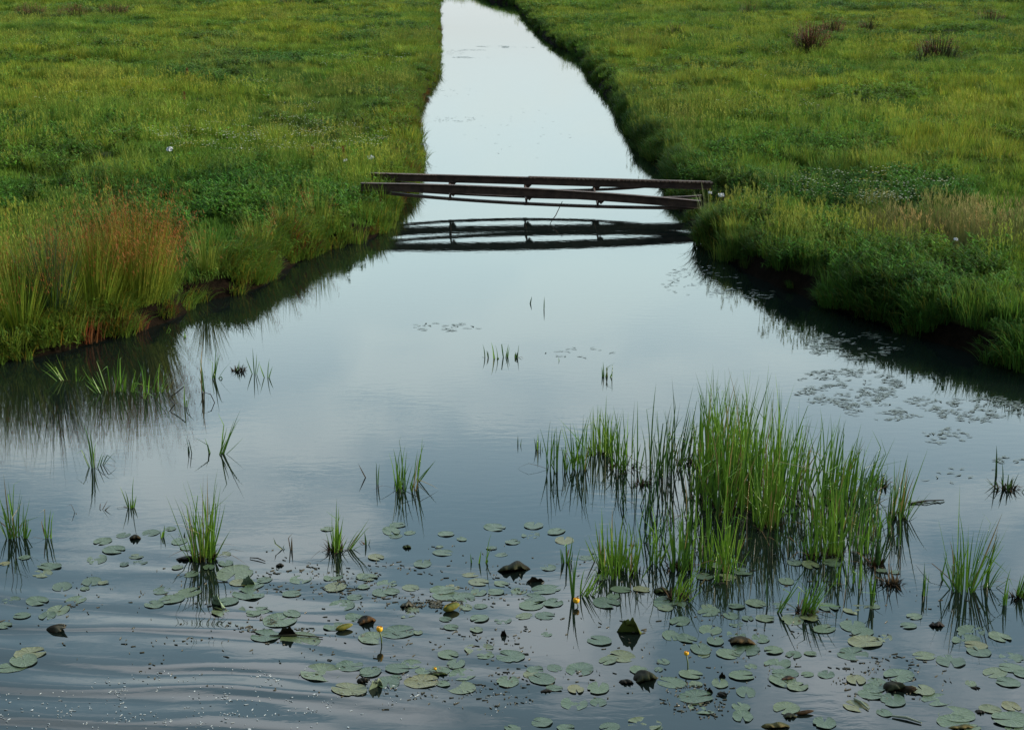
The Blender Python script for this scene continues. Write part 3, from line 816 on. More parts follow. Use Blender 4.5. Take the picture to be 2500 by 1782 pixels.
def reed(px, py, ptop, wtop, wbase, n, lean, tone, grp, label, dead=0, root_mud=False):
    p = G(px, py); H = 1.1 * (py - ptop) * up(px, py); mx = metres(px, py)
    root = empty('reed_plant', p); tag(root, label, 'reeds', RGRP[grp])
    g = MB(); dd = MB(); c1, c2 = GREENS[tone]
    if grp in 'BF' and n > 10: wbase *= 1.35
    Wb = wbase * mx * .5; Wt = wtop * mx * .5
    for i in range(n):
        q = random.uniform(-1, 1) if n > 2 else (i - (n - 1) / 2)
        bx = q * Wb; by = random.uniform(-1, 1) * max(Wb, .03) * (1.3 if n > 12 else .6)
        h = H * (random.uniform(.35, 1.0) if n > 4 else random.uniform(.65, 1.0)) * (1 - .18 * abs(q))
        if i == 0: h = H
        tx = q * Wt + lean * H + random.gauss(0, .09) * H
        dx = tx - bx; dyv = random.uniform(-.16, .16) * h
        az = math.atan2(dyv, dx); ln = math.atan2(math.hypot(dx, dyv), h)
        k = random.random(); v = random.uniform(.7, 1.2)
        c = tuple((c1[j] * (1 - k) + c2[j] * k) * v for j in range(3)); tip = tuple(min(1, c[j] * (1.45, 1.35, 1.2)[j]) for j in range(3))
        kink = None
        if random.random() < .24: kink = (random.randint(2, 5), random.uniform(.7, 1.9) * random.choice((-1, 1)))
        if n > 4 and random.random() < .06: c = (.20, .15, .05); tip = (.26, .20, .09)
        b = random.uniform(-.15, .5)
        wd = random.uniform(.011, .022) * (1.15 if n < 8 else 1)
        g.blade((bx, by, -.06), az, max(0, ln - b * .5), h / max(.6, math.cos(ln)), wd, b, face=random.uniform(-.9, .9), col=c, tipcol=tip, seg=7, kink=kink)
    g.build('leaf_blades', M_reed, root)
    for i in range(dead):
        a = random.uniform(0, 6.28); L = H * random.uniform(.3, .8)
        dd.blade((random.uniform(-1, 1) * Wb, random.uniform(-.5, .5) * Wb, -.01), a, random.uniform(.9, 1.4), L, random.uniform(.008, .016), random.uniform(.2, .8), col=(.05, .03, .015), tipcol=(.09, .05, .02), seg=5, kink=(2, .5))
    if root_mud:
        r0 = max(Wb * 1.1, .07)
        for _ in range(60):
            a = random.uniform(0, 6.28); r = r0 * math.sqrt(random.random())
            dd.blade((r * math.cos(a), r * .8 * math.sin(a), -.03), a + random.uniform(-1.5, 1.5), random.uniform(.2, 1.3), random.uniform(.05, .16), random.uniform(.012, .028), random.uniform(.2, 1.4), col=(.020, .014, .008), tipcol=(.035, .022, .01), seg=3)
    if dd.V: dd.build('withered_leaves', M_dead, root)
    return root


REEDS = [
 # px, py, top, wtop, wbase, n, lean, tone, group, label, dead, mud
 (72, 800, 775, 30, 6, 3, 0, 'y', 'L', 'short pair of pale leaves at the foot of the far left bank', 0, 0),
 (150, 846, 783, 50, 26, 7, -.55, 'y', 'L', 'pale reed leaves leaning left in the bank reflection', 1, 0),
 (173, 848, 805, 30, 14, 5, .3, 'g', 'L', 'small upright tuft right of the pale left-leaning leaves', 0, 0),
 (245, 868, 778, 90, 40, 18, -.1, 'g', 'L', 'broad fan of green reed leaves in the left bank reflection', 1, 0),
 (280, 872, 790, 60, 30, 10, .1, 'y', 'L', 'upright green leaves in the middle of the left reed row', 0, 0),
 (328, 880, 797, 90, 40, 16, .1, 'g', 'L', 'arching reed leaves at the right of the left reed row', 2, 0),
 (358, 872, 800, 40, 20, 8, .25, 'y', 'L', 'pale green reed tuft ending the left reed row', 0, 0),
 (413, 905, 852, 14, 6, 3, 0, 'y', 'L', 'short single reed tuft by the black broken stalks', 0, 0),
 (368, 742, 716, 20, 4, 2, .4, 'y', 'L', 'two short yellowish leaves at the left bank foot', 0, 0),
 (412, 750, 728, 8, 4, 3, 0, 'y', 'L', 'tiny yellow leaf tuft off the dark bank hollow', 0, 0),
 (450, 871, 773, 18, 10, 5, -.1, 'd', 'M', 'thin tall dark stems standing left of the leaning reed fan', 0, 0),
 (476, 842, 768, 26, 12, 8, .28, 'g', 'M', 'narrow reed fan leaning right behind the thin dark stems', 0, 0),
 (532, 826, 796, 30, 20, 3, .3, 'd', 'M', 'black tangled reed stump with one leaf rising right', 4, 1),
 (566, 832, 772, 16, 6, 4, 0, 'g', 'M', 'upright reed tuft just right of the black tangled stump', 0, 0),
 (594, 840, 793, 34, 10, 4, 0, 'g', 'M', 'small V of reed leaves farthest right of the back left row', 0, 0),
 (490, 1010, 912, 44, 16, 9, .2, 'g', 'M', 'tall slim reed fan with one very long leaf', 0, 0),
 (468, 1008, 950, 10, 10, 2, -.2, 'd', 'M', 'two short dark stems left of the slim reed fan', 0, 0),
 (423, 1006, 962, 16, 16, 3, 0, 'd', 'M', 'faint thin stems left of the slim reed fan', 0, 0),
 (207, 1040, 936, 70, 14, 11, 0, 'g', 'M', 'open reed fan standing alone below the left bank reflection', 1, 0),
 (222, 1034, 986, 30, 4, 3, .5, 'd', 'M', 'short leaning leaves at the right foot of the lone open fan', 0, 0),
 (32, 1195, 1040, 70, 24, 20, 0, 'g', 'M', 'tall reed clump at the left photo edge', 2, 0),
 (54, 1196, 1112, 30, 10, 6, .1, 'g', 'M', 'lower reed tuft touching the tall left edge clump', 0, 0),
 (107, 1198, 1105, 24, 14, 9, .08, 'g', 'M', 'single green reed tuft right of the left edge clump', 2, 0),
 (170, 1140, 1104, 6, 4, 1, -.3, 'b', 'M', 'short brown bent stalk left of the leaf V', 1, 0),
 (222, 1134, 1104, 22, 4, 2, .6, 'b', 'M', 'brown stalk leaning right below the lone open fan', 1, 0),
 (291, 1130, 1056, 44, 10, 6, 0, 'y', 'M', 'reed V with a curled brown leaf between its arms', 2, 0),
 (360, 1196, 1158, 14, 6, 3, .2, 'y', 'M', 'tiny pale leaf pair left of the dense left clump', 0, 0),
 (408, 1192, 1170, 12, 6, 3, 0, 'd', 'M', 'dark short stub close left of the dense left clump', 2, 0),
 (452, 1242, 1056, 92, 46, 52, 0, 'y', 'M', 'dense bright green reed clump at the left among lily leaves', 5, 1),
 (648, 1224, 1174, 8, 4, 2, 0, 'b', 'M', 'bare brown upright stalk beside a bent broken stalk', 0, 0),
 (640, 1222, 1196, 50, 4, 2, -.9, 'd', 'M', 'broken dark stalk bent left to the water', 1, 0),
 (746, 1224, 1112, 44, 22, 20, .05, 'y', 'M', 'yellow-green reed clump with one tall spike, centre left', 3, 1),
 (771, 1221, 1148, 30, 10, 6, .55, 'y', 'M', 'reed leaves leaning right beside the yellow-green clump', 1, 0),
 (815, 1212, 1176, 6, 4, 2, 0, 'd', 'M', 'short dark rotten stalk right of the yellow-green clump', 3, 0),
 (902, 1084, 972, 92, 56, 34, .05, 'g', 'M', 'lone full reed clump in the open centre water', 2, 0),
 (818, 1063, 1024, 5, 3, 1, -.45, 'b', 'M', 'single reddish stalk leaning left in open water', 0, 0),
 (839, 1078, 1018, 8, 5, 2, 0, 'd', 'M', 'single dark upright leaf left of the lone full clump', 0, 0),
 (1082, 795, 762, 18, 10, 3, -.2, 'd', 'M', 'leftmost thin stalks of the small row in mid water', 1, 0),
 (1104, 798, 757, 20, 12, 5, 0, 'g', 'M', 'second tuft of the small reed row in mid water', 0, 0),
 (1124, 795, 748, 22, 12, 5, 0, 'g', 'M', 'tallest tuft of the small reed row in mid water', 0, 0),
 (1149, 795, 760, 14, 8, 4, .1, 'd', 'M', 'rightmost bent stalks of the small row in mid water', 2, 0),
 (1350, 838, 793, 34, 26, 10, 0, 'g', 'M', 'upright thin stems standing behind the reed bed', 0, 0),
 (1178, 676, 655, 4, 2, 1, 0, 'd', 'M', 'left one of two tiny stalks off the bridge', 0, 0),
 (1210, 688, 656, 4, 2, 1, .05, 'd', 'M', 'right one of two tiny stalks off the bridge', 0, 0),
 (1244, 803, 788, 4, 2, 1, 0, 'd', 'M', 'single tiny stalk right of the small reed row', 0, 0),
 (1155, 990, 962, 14, 12, 2, .1, 'd', 'M', 'two tiny stalks just left of the reed bed', 0, 0),
 # reed bed, back row
 (1199, 1000, 956, 24, 16, 6, 0, 'g', 'B', 'low thin tuft at the far left end of the reed bed', 0, 0),
 (1240, 1040, 920, 66, 46, 22, 0, 'g', 'B', 'sparse fine-leaved clump, second from the left of the bed', 1, 0),
 (1290, 1042, 888, 40, 26, 22, 0, 'g', 'B', 'tall narrow clump left of the bright bushy one', 1, 0),
 (1338, 1006, 872, 50, 40, 44, 0, 'y', 'B', 'bushy yellow-green clump at the back left of the bed', 2, 1),
 (1391, 1040, 895, 56, 42, 34, 0, 'g', 'B', 'green clump right of the bushy back left clump', 3, 1),
 (1428, 1078, 1040, 26, 20, 5, .3, 'd', 'B', 'dark collapsed leaves at the front of the sparse left part', 8, 1),
 (1458, 1056, 868, 66, 34, 22, 0, 'd', 'B', 'dark open clump of long crossing leaves left of centre', 2, 0),
 (1497, 1050, 853, 34, 24, 16, .05, 'd', 'B', 'dark upright clump with the long spike left of centre', 1, 0),
 (1529, 1030, 882, 40, 30, 22, .05, 'd', 'B', 'dark clump with a black root mass left of the big centre', 4, 1),
 (1594, 1112, 826, 100, 80, 95, 0, 'y', 'B', 'left front clump of the tall dense centre', 3, 1),
 (1643, 1132, 838, 100, 80, 95, 0, 'g', 'B', 'middle front clump of the tall dense centre', 3, 1),
 (1620, 1050, 832, 120, 90, 90, 0, 'g', 'B', 'back clump of the tall dense centre', 0, 0),
 (1688, 1112, 848, 90, 70, 90, 0, 'y', 'B', 'right clump of the tall dense centre', 3, 0),
 (1706, 1172, 960, 64, 36, 46, 0, 'y', 'B', 'lower clump jutting toward the viewer from the dense centre', 4, 1),
 (1735, 1104, 860, 80, 46, 46, .08, 'g', 'B', 'spreading clump at the right shoulder of the dense centre', 2, 0),
 (1769, 1080, 884, 60, 46, 30, .1, 'g', 'B', 'slim clump between the dense centre and the right part', 0, 0),
 (1820, 1104, 900, 80, 60, 42, .05, 'g', 'B', 'full green clump in the right part of the bed', 3, 0),
 (1866, 1098, 940, 66, 50, 36, .1, 'y', 'B', 'yellow-green clump in the right part of the bed', 2, 1),
 (1908, 1106, 950, 84, 46, 36, .18, 'g', 'B', 'fan-shaped clump leaning right in the right part', 2, 0),
 (1950, 1078, 1000, 50, 36, 12, 0, 'd', 'B', 'thin dark leaves beside the last right clump', 4, 1),
 (1997, 1150, 996, 60, 26, 30, .1, 'g', 'B', 'last upright clump at the right end of the bed', 3, 1),
 (1860, 1150, 1000, 70, 60, 26, 0, 'g', 'B', 'clump filling the gap before the right part of the bed', 1, 0),
 (1560, 1150, 1030, 70, 60, 18, 0, 'd', 'B', 'thin leaves in front of the left side of the centre', 2, 0),
 (1940, 1170, 1040, 60, 50, 20, 0, 'd', 'B', 'dark thin clump in front of the right part', 2, 0),
 (1480, 1190, 1060, 90, 100, 16, 0, 'd', 'B', 'sparse crossing stems below the dark open clump', 1, 0),
 (1420, 1130, 1010, 80, 90, 9, 0, 'd', 'B', 'few thin stems in the gap between the sparse left part and front row', 1, 0),
 (1560, 1205, 1060, 90, 90, 11, 0, 'g', 'B', 'thin stems just before the left front of the dense centre', 2, 0),
 (1780, 1160, 1000, 90, 90, 26, .05, 'g', 'B', 'loose stems right of the jutting lower clump', 1, 0),
 (1900, 1150, 1010, 90, 90, 26, .05, 'd', 'B', 'loose dark stems before the fan-shaped clump', 2, 0),
 (1830, 1180, 1060, 90, 90, 22, 0, 'g', 'B', 'crossing stems between the right part and the front row', 1, 0),
 (1960, 1200, 1090, 60, 60, 14, 0, 'g', 'B', 'thin stems before the last upright right clump', 2, 0),
 (1580, 1290, 1190, 70, 70, 12, .1, 'g', 'F', 'sparse stems rising between front row clumps at their middle', 1, 0),
 (1890, 1290, 1190, 70, 70, 14, 0, 'g', 'F', 'sparse stems before the brightest upright front clump', 1, 0),
 # front row
 (1374, 1268, 1148, 112, 66, 85, 0, 'y', 'F', 'wide bushy yellow-green clump standing alone in front of the bed', 4, 1),
 (1450, 1256, 1110, 56, 26, 16, 0, 'g', 'F', 'open clump with crossing leaves right of the wide bushy clump', 1, 0),
 (1513, 1262, 1108, 70, 36, 36, 0, 'g', 'F', 'tall clump with one broad pale leaf in the front row', 4, 1),
 (1571, 1262, 1140, 36, 18, 16, 0, 'y', 'F', 'slim clump right of the one with a broad pale leaf', 1, 0),
 (1622, 1262, 1112, 66, 34, 30, 0, 'y', 'F', 'loose clump in the middle of the front row', 2, 0),
 (1811, 1240, 1094, 60, 34, 26, 0, 'g', 'F', 'front row clump below the full green clump', 3, 1),
 (1850, 1234, 1052, 50, 30, 40, 0, 'y', 'F', 'brightest upright clump at the right of the front row', 3, 1),
 (1905, 1226, 1092, 60, 34, 22, .1, 'g', 'F', 'clump right of the brightest upright front clump', 2, 0),
 (1948, 1256, 1150, 40, 22, 12, .1, 'd', 'F', 'dark clump on a black root mass at the right front', 4, 1),
 (1740, 1210, 1120, 60, 50, 14, 0, 'd', 'F', 'scattered thin leaves between the middle and right front row', 2, 0),
 (1505, 1332, 1240, 44, 26, 22, .35, 'y', 'F', 'low clump leaning right in front of the broad-leaved clump', 4, 1),
 (1298, 1322, 1252, 44, 22, 14, .45, 'y', 'F', 'short tuft leaning right beside the small orange flower', 1, 0),
 (1275, 1328, 1212, 8, 4, 3, 0, 'g', 'F', 'thin tall stem rising by the small orange flower', 0, 0),
 (1258, 1252, 1180, 30, 20, 7, .05, 'g', 'F', 'few upright leaves behind the small orange flower', 2, 0),
 (1066, 1250, 1178, 44, 34, 5, .05, 'g', 'F', 'three spaced upright leaves among lily leaves in the centre', 0, 0),
 (1790, 1362, 1258, 60, 24, 24, .3, 'g', 'F', 'dark-based clump leaning right at the lower front', 5, 1),
 (1727, 1362, 1262, 34, 14, 5, .35, 'g', 'F', 'few long leaves leaning right, left of the dark-based clump', 0, 0),
 (1939, 1346, 1244, 40, 8, 8, 0, 'g', 'F', 'sharp V of broad reed leaves at the lower right', 0, 0),
 (1985, 1300, 1230, 30, 20, 6, 0, 'b', 'F', 'withered stump with a few brown leaves', 8, 1),
 (1708, 1348, 1275, 5, 3, 2, 0, 'd', 'F', 'single hair-thin stem in the lower front', 0, 0),
 # right side
 (2142, 1312, 1112, 130, 40, 34, 0, 'g', 'R', 'tall dark open clump standing apart on the right', 3, 0),
 (2186, 1305, 1170, 50, 30, 12, .2, 'g', 'R', 'leaves leaning right beside the tall right clump', 1, 0),
 (2052, 1324, 1250, 26, 20, 6, 0, 'g', 'R', 'two or three stiff leaves left of the tall right clump', 0, 0),
 (2234, 1346, 1258, 24, 14, 6, 0, 'g', 'R', 'upright tuft between the tall right clump and the edge', 0, 0),
 (2268, 1330, 1250, 34, 14, 12, .2, 'g', 'R', 'dense tuft cut by the right photo edge', 1, 1),
 (2240, 1088, 1030, 110, 36, 14, 0, 'd', 'R', 'dark low spreading plant near the right edge', 5, 1),
 (2216, 1060, 985, 10, 6, 2, -.05, 'd', 'R', 'long thin stalk behind the dark spreading plant', 0, 0),
 (2110, 1290, 1200, 40, 30, 5, -.1, 'd', 'R', 'thin bent stalks left behind the tall right clump', 0, 0),
]
for r_ in REEDS: reed(*r_[:10], dead=r_[10], root_mud=bool(r_[11]))
for (a, b, ph) in [(452, 1242, 'the dense left reed clump'), (746, 1224, 'the yellow-green reed clump'), (1374, 1268, 'the wide bushy reed clump'), (1513, 1262, 'the broad-leaved reed clump'),
                   (1850, 1234, 'the brightest front reed clump'), (1790, 1362, 'the dark-based leaning reed clump'), (1939, 1346, 'the sharp V of reeds'), (2142, 1312, 'the tall right reed clump'),
                   (1066, 1250, 'the three spaced reed leaves'), (32, 1195, 'the left edge reed clump'), (107, 1198, 'the single green reed tuft'), (1298, 1322, 'the short leaning reed tuft'),
                   (1505, 1332, 'the low leaning reed clump'), (1622, 1262, 'the loose front reed clump'), (902, 1084, 'the lone centre reed clump')]:
    LANDMARKS.append((a, b, ph))

# black arching broken stalks by the left reed row
bm = MB()
q = G(395, 900); bm.tube([(0, 0, -.05), (-.12, 0, .10), (-.02, 0, .16), (.10, 0, .26)], .007, 5, (.015, .010, .006)); bm.tube([(.35, .1, -.03), (.33, .1, .16), (.45, .1, .12), (.50, .1, 0)], .006, 5, (.015, .010, .006))
tag(bm.build('broken_stalks', M_dead, loc=q), 'black broken stalks arching over the water by the left reed row', 'stalks')

# stiff pale leaves beside the right bridge end
for (px, py, pt, ln, lb) in [(1562, 470, 425, -.5, 'pale stiff leaves crossing the right end of the bridge'), (1590, 500, 440, -.15, 'pale grass blades below the right end of the bridge')]:
    p = G(px, py, .4); m = MB(); H = (py - pt) * up(px, py)
    for i in range(7):
        k = random.uniform(.7, 1.1); m.blade((random.uniform(-.1, .1), random.uniform(-.1, .1), 0), math.pi + random.uniform(-.5, .5), abs(ln) * random.uniform(.3, 1), H * random.uniform(.7, 1.1), .014, .3, col=(.16 * k, .20 * k, .08 * k), seg=5)
    tag(m.build('grass_blades', M_reed, loc=(p[0], 35.6, .42)), lb, 'grass')

# ------------------------------------------------------------------ folded / curled leaves standing out of the water
def curled(px, py, wpx, hpx, mode, colr, tip, label, phrase=None, yaw=0.0, name='curled_leaf'):
    """a real leaf blade bent: roll = rolled lengthwise, hump = arched over, tent = half folded up"""
    p = G(px, py); Lx = wpx * metres(px, py); Hz = hpx * up(px, py)
    m = MB(); nu, nv = 14, 9; V = []; C = []
    ph = random.uniform(0, 6)
    for i in range(nu + 1):
        u = -1 + 2 * i / nu; wu = max(.02, (1 - abs(u) ** (2.6 if u < 0 else 1.7))) ** .62
        for j in range(nv + 1):
            v = -1 + 2 * j / nv
            rag = 1 + .13 * math.sin(7 * u + ph) + .09 * math.sin(15 * u + 5 * v + ph) - .3 * max(0, math.sin(4 * v + 2 * u + ph)) ** 3
            if mode == 'roll':
                a = math.pi * .92 * v; r = Hz * .5 * wu
                x, y, z = u * Lx / 2, r * math.sin(a), Hz * .45 * (1 + .25 * u) - r * math.cos(a) * .9
            elif mode == 'hump':
                a = v * 1.35; r = Hz * wu * rag
                r = .74 * Hz * wu * (1 + .10 * math.sin(5 * u + ph)); e = max(0, -v) ** 2; a = -.75 + (v + 1) / 2 * 2.3; r *= .85 * (1 + e * (.34 * math.sin(11 * u + ph) + .26 * math.sin(23 * u + ph))); x, y, z = u * Lx / 2 + .07 * Lx * math.sin(3 * v + ph), r * math.sin(a) * 1.7, r * math.cos(a) * (.9 + .12 * math.sin(6 * u + 2 * v)) + .25 * r * u - .008
            else:
                r = Hz * wu * rag
                x, y, z = u * Lx / 2 * (1 - .2 * v), (.15 + .4 * (v + 1)) * Hz * (.3 + .2 * u) * (-1), (v + 1) / 2 * r * 1.05 - .012
            V.append((x, y, z)); k = max(0, min(1, (.9 * math.exp(-((v + .75) / .35) ** 2) if mode == 'hump' else (v + 1) / 2 * .6) + random.uniform(-.05, .2)))
            C.append(tuple(colr[q] * (1 - k) + tip[q] * k * (.6 if mode == 'hump' else 1) for q in range(3)))
    b = 0; W_ = nv + 1
    m.V = V; m.C = C
    m.F = [(i * W_ + j, i * W_ + j + 1, (i + 1) * W_ + j + 1, (i + 1) * W_ + j) for i in range(nu) for j in range(nv)]
    o = m.build(name, M_dead, loc=p, smooth=True); o.rotation_euler = (0, 0, yaw)
    s_ = o.modifiers.new('thickness', 'SOLIDIFY'); s_.thickness = .003
    tag(o, label, 'leaf', 'curled and folded leaves standing out of the water')
    if phrase: LANDMARKS.append((px, py, phrase))
    return o


DK = (.014, .011, .006); BR = (.16, .075, .02); YE = (.42, .30, .05); OL = (.06, .085, .018); GY = (.16, .15, .11); OLD = (.035, .04, .012)
for a in [
 (1143, 1268, 66, 26, 'hump', DK, OLD, 'largest dark arched leaf standing like a shell in the centre', 'the largest dark arched leaf', 0.1),
 (1190, 1293, 48, 14, 'tent', DK, DK, 'smaller black ragged leaf right beside the largest arched one', 'the black ragged leaf', 0.3),
 (816, 1384, 40, 20, 'hump', DK, BR, 'orange-brown curled leaf near the yellow flower', 'the orange-brown curled leaf', 0.5),
 (766, 1400, 42, 13, 'roll', OL, YE, 'yellow leaf rolled into a tube left of the orange-brown one', 'the yellow rolled leaf', 0.5),
 (1004, 1358, 42, 18, 'roll', OL, YE, 'yellow folded leaf beside black floating roots', 'the yellow folded leaf', 0.55),
 (905, 1348, 28, 16, 'hump', DK, GY, 'grey-brown crumpled leaf left of the yellow folded one', 'the grey crumpled leaf', 0.0),
 (905, 1218, 18, 11, 'hump', DK, OL, 'tiny dark-olive leaf tip far out in the centre water', None, 0.0),
 (1400, 1404, 58, 34, 'tent', OL, (.12, .14, .03), 'big olive leaf folded upright like a sail', 'the upright olive leaf', 0.0),
 (1471, 1316, 32, 16, 'hump', DK, OL, 'olive leaf tip between the two leaning front reed tufts', 'the olive leaf tip', 0.2),
 (1650, 1430, 58, 22, 'hump', DK, (.12, .075, .025), 'brown leaf with a rounded hump in the lower right', 'the brown humped leaf', -0.3),
 (1436, 1512, 48, 28, 'hump', DK, OLD, 'brown-green curled leaf over a black one near the bottom', 'the brown-green curled leaf', 0.3),
 (1393, 1518, 30, 12, 'hump', DK, DK, 'small black leaf point left of the brown-green curled leaf', None, 0.0),
 (640, 1412, 50, 22, 'tent', DK, DK, 'black torn leaf rising between two green lily leaves', 'the black torn leaf', 0.2),
 (1992, 1532, 48, 24, 'hump', DK, OLD, 'larger of two dark-brown lumps at the lower right', 'the larger dark lump', 0.2),
 (2022, 1536, 20, 18, 'hump', DK, (.05, .03, .012), 'smaller of two dark-brown lumps at the lower right', None, 1.2),
 (1752, 1510, 36, 10, 'hump', DK, (.09, .05, .025), 'small brown curled edge on a pad at the lower right', 'the small brown curl', 0.1),
 (2084, 1392, 32, 14, 'hump', DK, (.03, .02, .018), 'smooth black leaf bulge left below the tall right clump', 'the smooth black bulge', -0.2),
 (128, 1402, 24, 22, 'hump', DK, GY, 'grey cone-shaped leaf tip alone near the left edge', 'the grey cone tip', 1.2),
 (300, 1198, 24, 15, 'hump', DK, (.04, .03, .012), 'dark-brown curled leaf below the reed V on the left', 'the dark leaf under the V', 0.1),
 (415, 1244, 48, 12, 'hump', DK, DK, 'black flat root lump at the foot of the dense left clump', None, 0.1),
 (622, 1258, 18, 9, 'hump', DK, DK, 'small black lump right of the dense left clump', None, 0.0),
 (1120, 1412, 16, 14, 'tent', DK, DK, 'tiny black triangular tip in the bright centre reflection', 'the tiny black triangle', 0.2),
 (488, 1345, 44, 26, 'tent', (.15, .22, .13), (.25, .32, .22), 'pale green leaf edge folded up at the left', 'the pale folded leaf', -0.5),
 (552, 1298, 34, 20, 'tent', (.10, .14, .09), (.16, .22, .15), 'pointed green leaf corner folded up left of centre', 'the pointed folded leaf', 0.3),
 (806, 1516, 22, 14, 'hump', DK, DK, 'black pointed tip at the left of the big leaf raft', None, 0.2),
 (832, 1528, 44, 22, 'tent', (.12, .17, .11), (.24, .28, .18), 'pale curled leaf edge at the left of the big leaf raft', 'the pale curled edge', 0.9),
 (975, 1500, 40, 10, 'hump', DK, OL, 'dark olive sprouting leaf in the big leaf raft', 'the big leaf raft sprout', 0.1),
 (1726, 1616, 60, 14, 'hump', OLD, (.18, .14, .05), 'mossy lump cut by the bottom edge', 'the mossy bottom lump', 0.0),
 (1606, 1504, 18, 12, 'tent', DK, DK, 'left one of three small dark points in a row', None, 0.2),
 (1578, 1538, 18, 12, 'tent', DK, DK, 'dark point on the frayed leaf at the lower right', None, 0.1),
 (1607, 1546, 18, 12, 'hump', DK, DK, 'dark point just right of the frayed leaf point', None, 0.4),
 (2170, 1530, 20, 7, 'hump', DK, DK, 'flat black scrap near the lower right corner', None, 0.1),
 (2180, 1584, 22, 9, 'hump', DK, DK, 'black scrap touching the corner pads at the lower right', None, 0.1),
 (1215, 1537, 30, 7, 'hump', DK, DK, 'low black leaf edge right of the big leaf raft', None, 0.05),
 (1790, 1588, 44, 9, 'roll', DK, BR, 'reddish rotten twig near the bottom edge', None, 0.25),
 (1757, 1594, 30, 12, 'hump', DK, OLD, 'dark clod left of the reddish rotten twig', None, 0.0),
 (2140, 1618, 60, 10, 'hump', OLD, (.2, .15, .05), 'mossy lump at the bottom right', None, 0.0),
]:
    curled(*a)

# sticks floating on the surface
for (x0, y0, x1, y1, r, c, lb) in [(600, 1413, 718, 1417, .008, (.05, .045, .03), 'long thin stick floating right of the black torn leaf'),
                                   (556, 1240, 590, 1248, .007, (.04, .03, .02), 'short twig floating right of the dense left clump'),
                                   (1985, 1592, 2050, 1607, .012, (.20, .22, .16), 'pale floating stem near the bottom right'),
                                   (1900, 1553, 1932, 1576, .011, (.18, .21, .15), 'short pale stem floating beside a pad'),
                                   (2020, 1120, 2100, 1112, .010, (.02, .016, .01), 'dark twig floating right of the reed bed')]:
    a = G(x0, y0, .012); b = G(x1, y1, .012); m = MB(); mid = (a + b) / 2 + np.array([0, .02, .006])
    m.tube([tuple(a - a), tuple(mid - a), tuple(b - a)], [r * .7, r, r * .6], 6, c)
    tag(m.build('floating_stick', M_dead, loc=a), lb, 'stick', 'sticks floating on the water')

# ------------------------------------------------------------------ yellow water-lily flowers
def flower(px, pbase, ptop, size, label, phrase, opened=True):
    p = G(px, pbase); H = (pbase - ptop) * up(px, pbase); root = empty('yellow_water_lily', p)
    tag(root, label, 'flower', 'yellow water-lily flowers')
    m = MB(); m.tube([(0.02, 0, -.1), (.015, 0, H * .4), (0, 0, H)], [.007, .006, .006], 7); m.build('stalk', M_stem, root, smooth=True)
    m = MB(); r = size
    for k in range(6):
        a0 = k * math.pi / 3
        V = []
        for i in range(6):
            t = i / 5; th = -1.35 + t * 2.1
            for j in range(5):
                a = a0 + (j / 4 - .5) * 1.35 * (1 - .35 * t)
                rr = r * math.cos(th * .85) * 1.0
                V.append((rr * math.cos(a) * (1 + .04 * (k % 2)), rr * math.sin(a) * (1 + .04 * (k % 2)), H + r * .75 + r * .95 * math.sin(th)))
        m.add(V, [(i * 5 + j, i * 5 + j + 1, (i + 1) * 5 + j + 1, (i + 1) * 5 + j) for i in range(5) for j in range(4)])
    m.build('petals', M_yellow, root, smooth=True)
    m = MB(); m.tube([(0, 0, H + r * .3), (0, 0, H + r * .9), (0, 0, H + r * 1.25)], [r * .6, r * .5, r * .35], 10); m.build('flower_centre', M_yellow, root)
    LANDMARKS.append((px, pbase, phrase))


flower(845, 1430, 1404, .030, 'yellow water-lily flower on a tall stalk above a round pad', 'the tall yellow flower')
flower(1282, 1348, 1340, .032, 'orange-yellow water-lily flower low among reeds', 'the low orange flower')
flower(1526, 1486, 1457, .022, 'pale yellow small lily bud on a thin stalk', 'the pale yellow bud')
flower(968, 1494, 1489, .014, 'pale yellow flower tip in the raft of lily leaves', 'the flower tip in the raft')

# white scraps and pale flower heads lying in the grass
for (px, py, s_, lb) in [(825, 360, .09, 'white crumpled scrap in the grass above the left bridge end'), (768, 369, .06, 'small white scrap below the rust-red dock plant'), (378, 347, .09, 'pale scrap in the middle of the left meadow'),
                         (1605, 422, .07, 'white scrap beside the right bridge end'), (1580, 415, .05, 'cream scrap just off the right bridge end'), (2125, 549, .045, 'bright white flower head by the buff grass')]:
    p = G(px, py, .62); m = MB(); V = []; n = 7
    for i in range(n):
        for j in range(n):
            u, v = i / (n - 1) - .5, j / (n - 1) - .5
            V.append((u * s_ * 2 * (1 - .5 * abs(v)) + random.uniform(-.1, .1) * s_, v * s_ * 1.4 + random.uniform(-.1, .1) * s_, s_ * (.5 * math.exp(-6 * (u * u + v * v)) + random.uniform(-.25, .25) + .8 * v)))
    m.add(V, [(i * n + j, i * n + j + 1, (i + 1) * n + j + 1, (i + 1) * n + j) for i in range(n - 1) for j in range(n - 1)])
    o = m.build('white_scrap', M_white, loc=(p[0], p[1], float(ground_z(p[0], p[1])) + .22)); sm = o.modifiers.new('thickness', 'SOLIDIFY'); sm.thickness = .002
    tag(o, lb, 'scrap', 'white scraps in the grass')
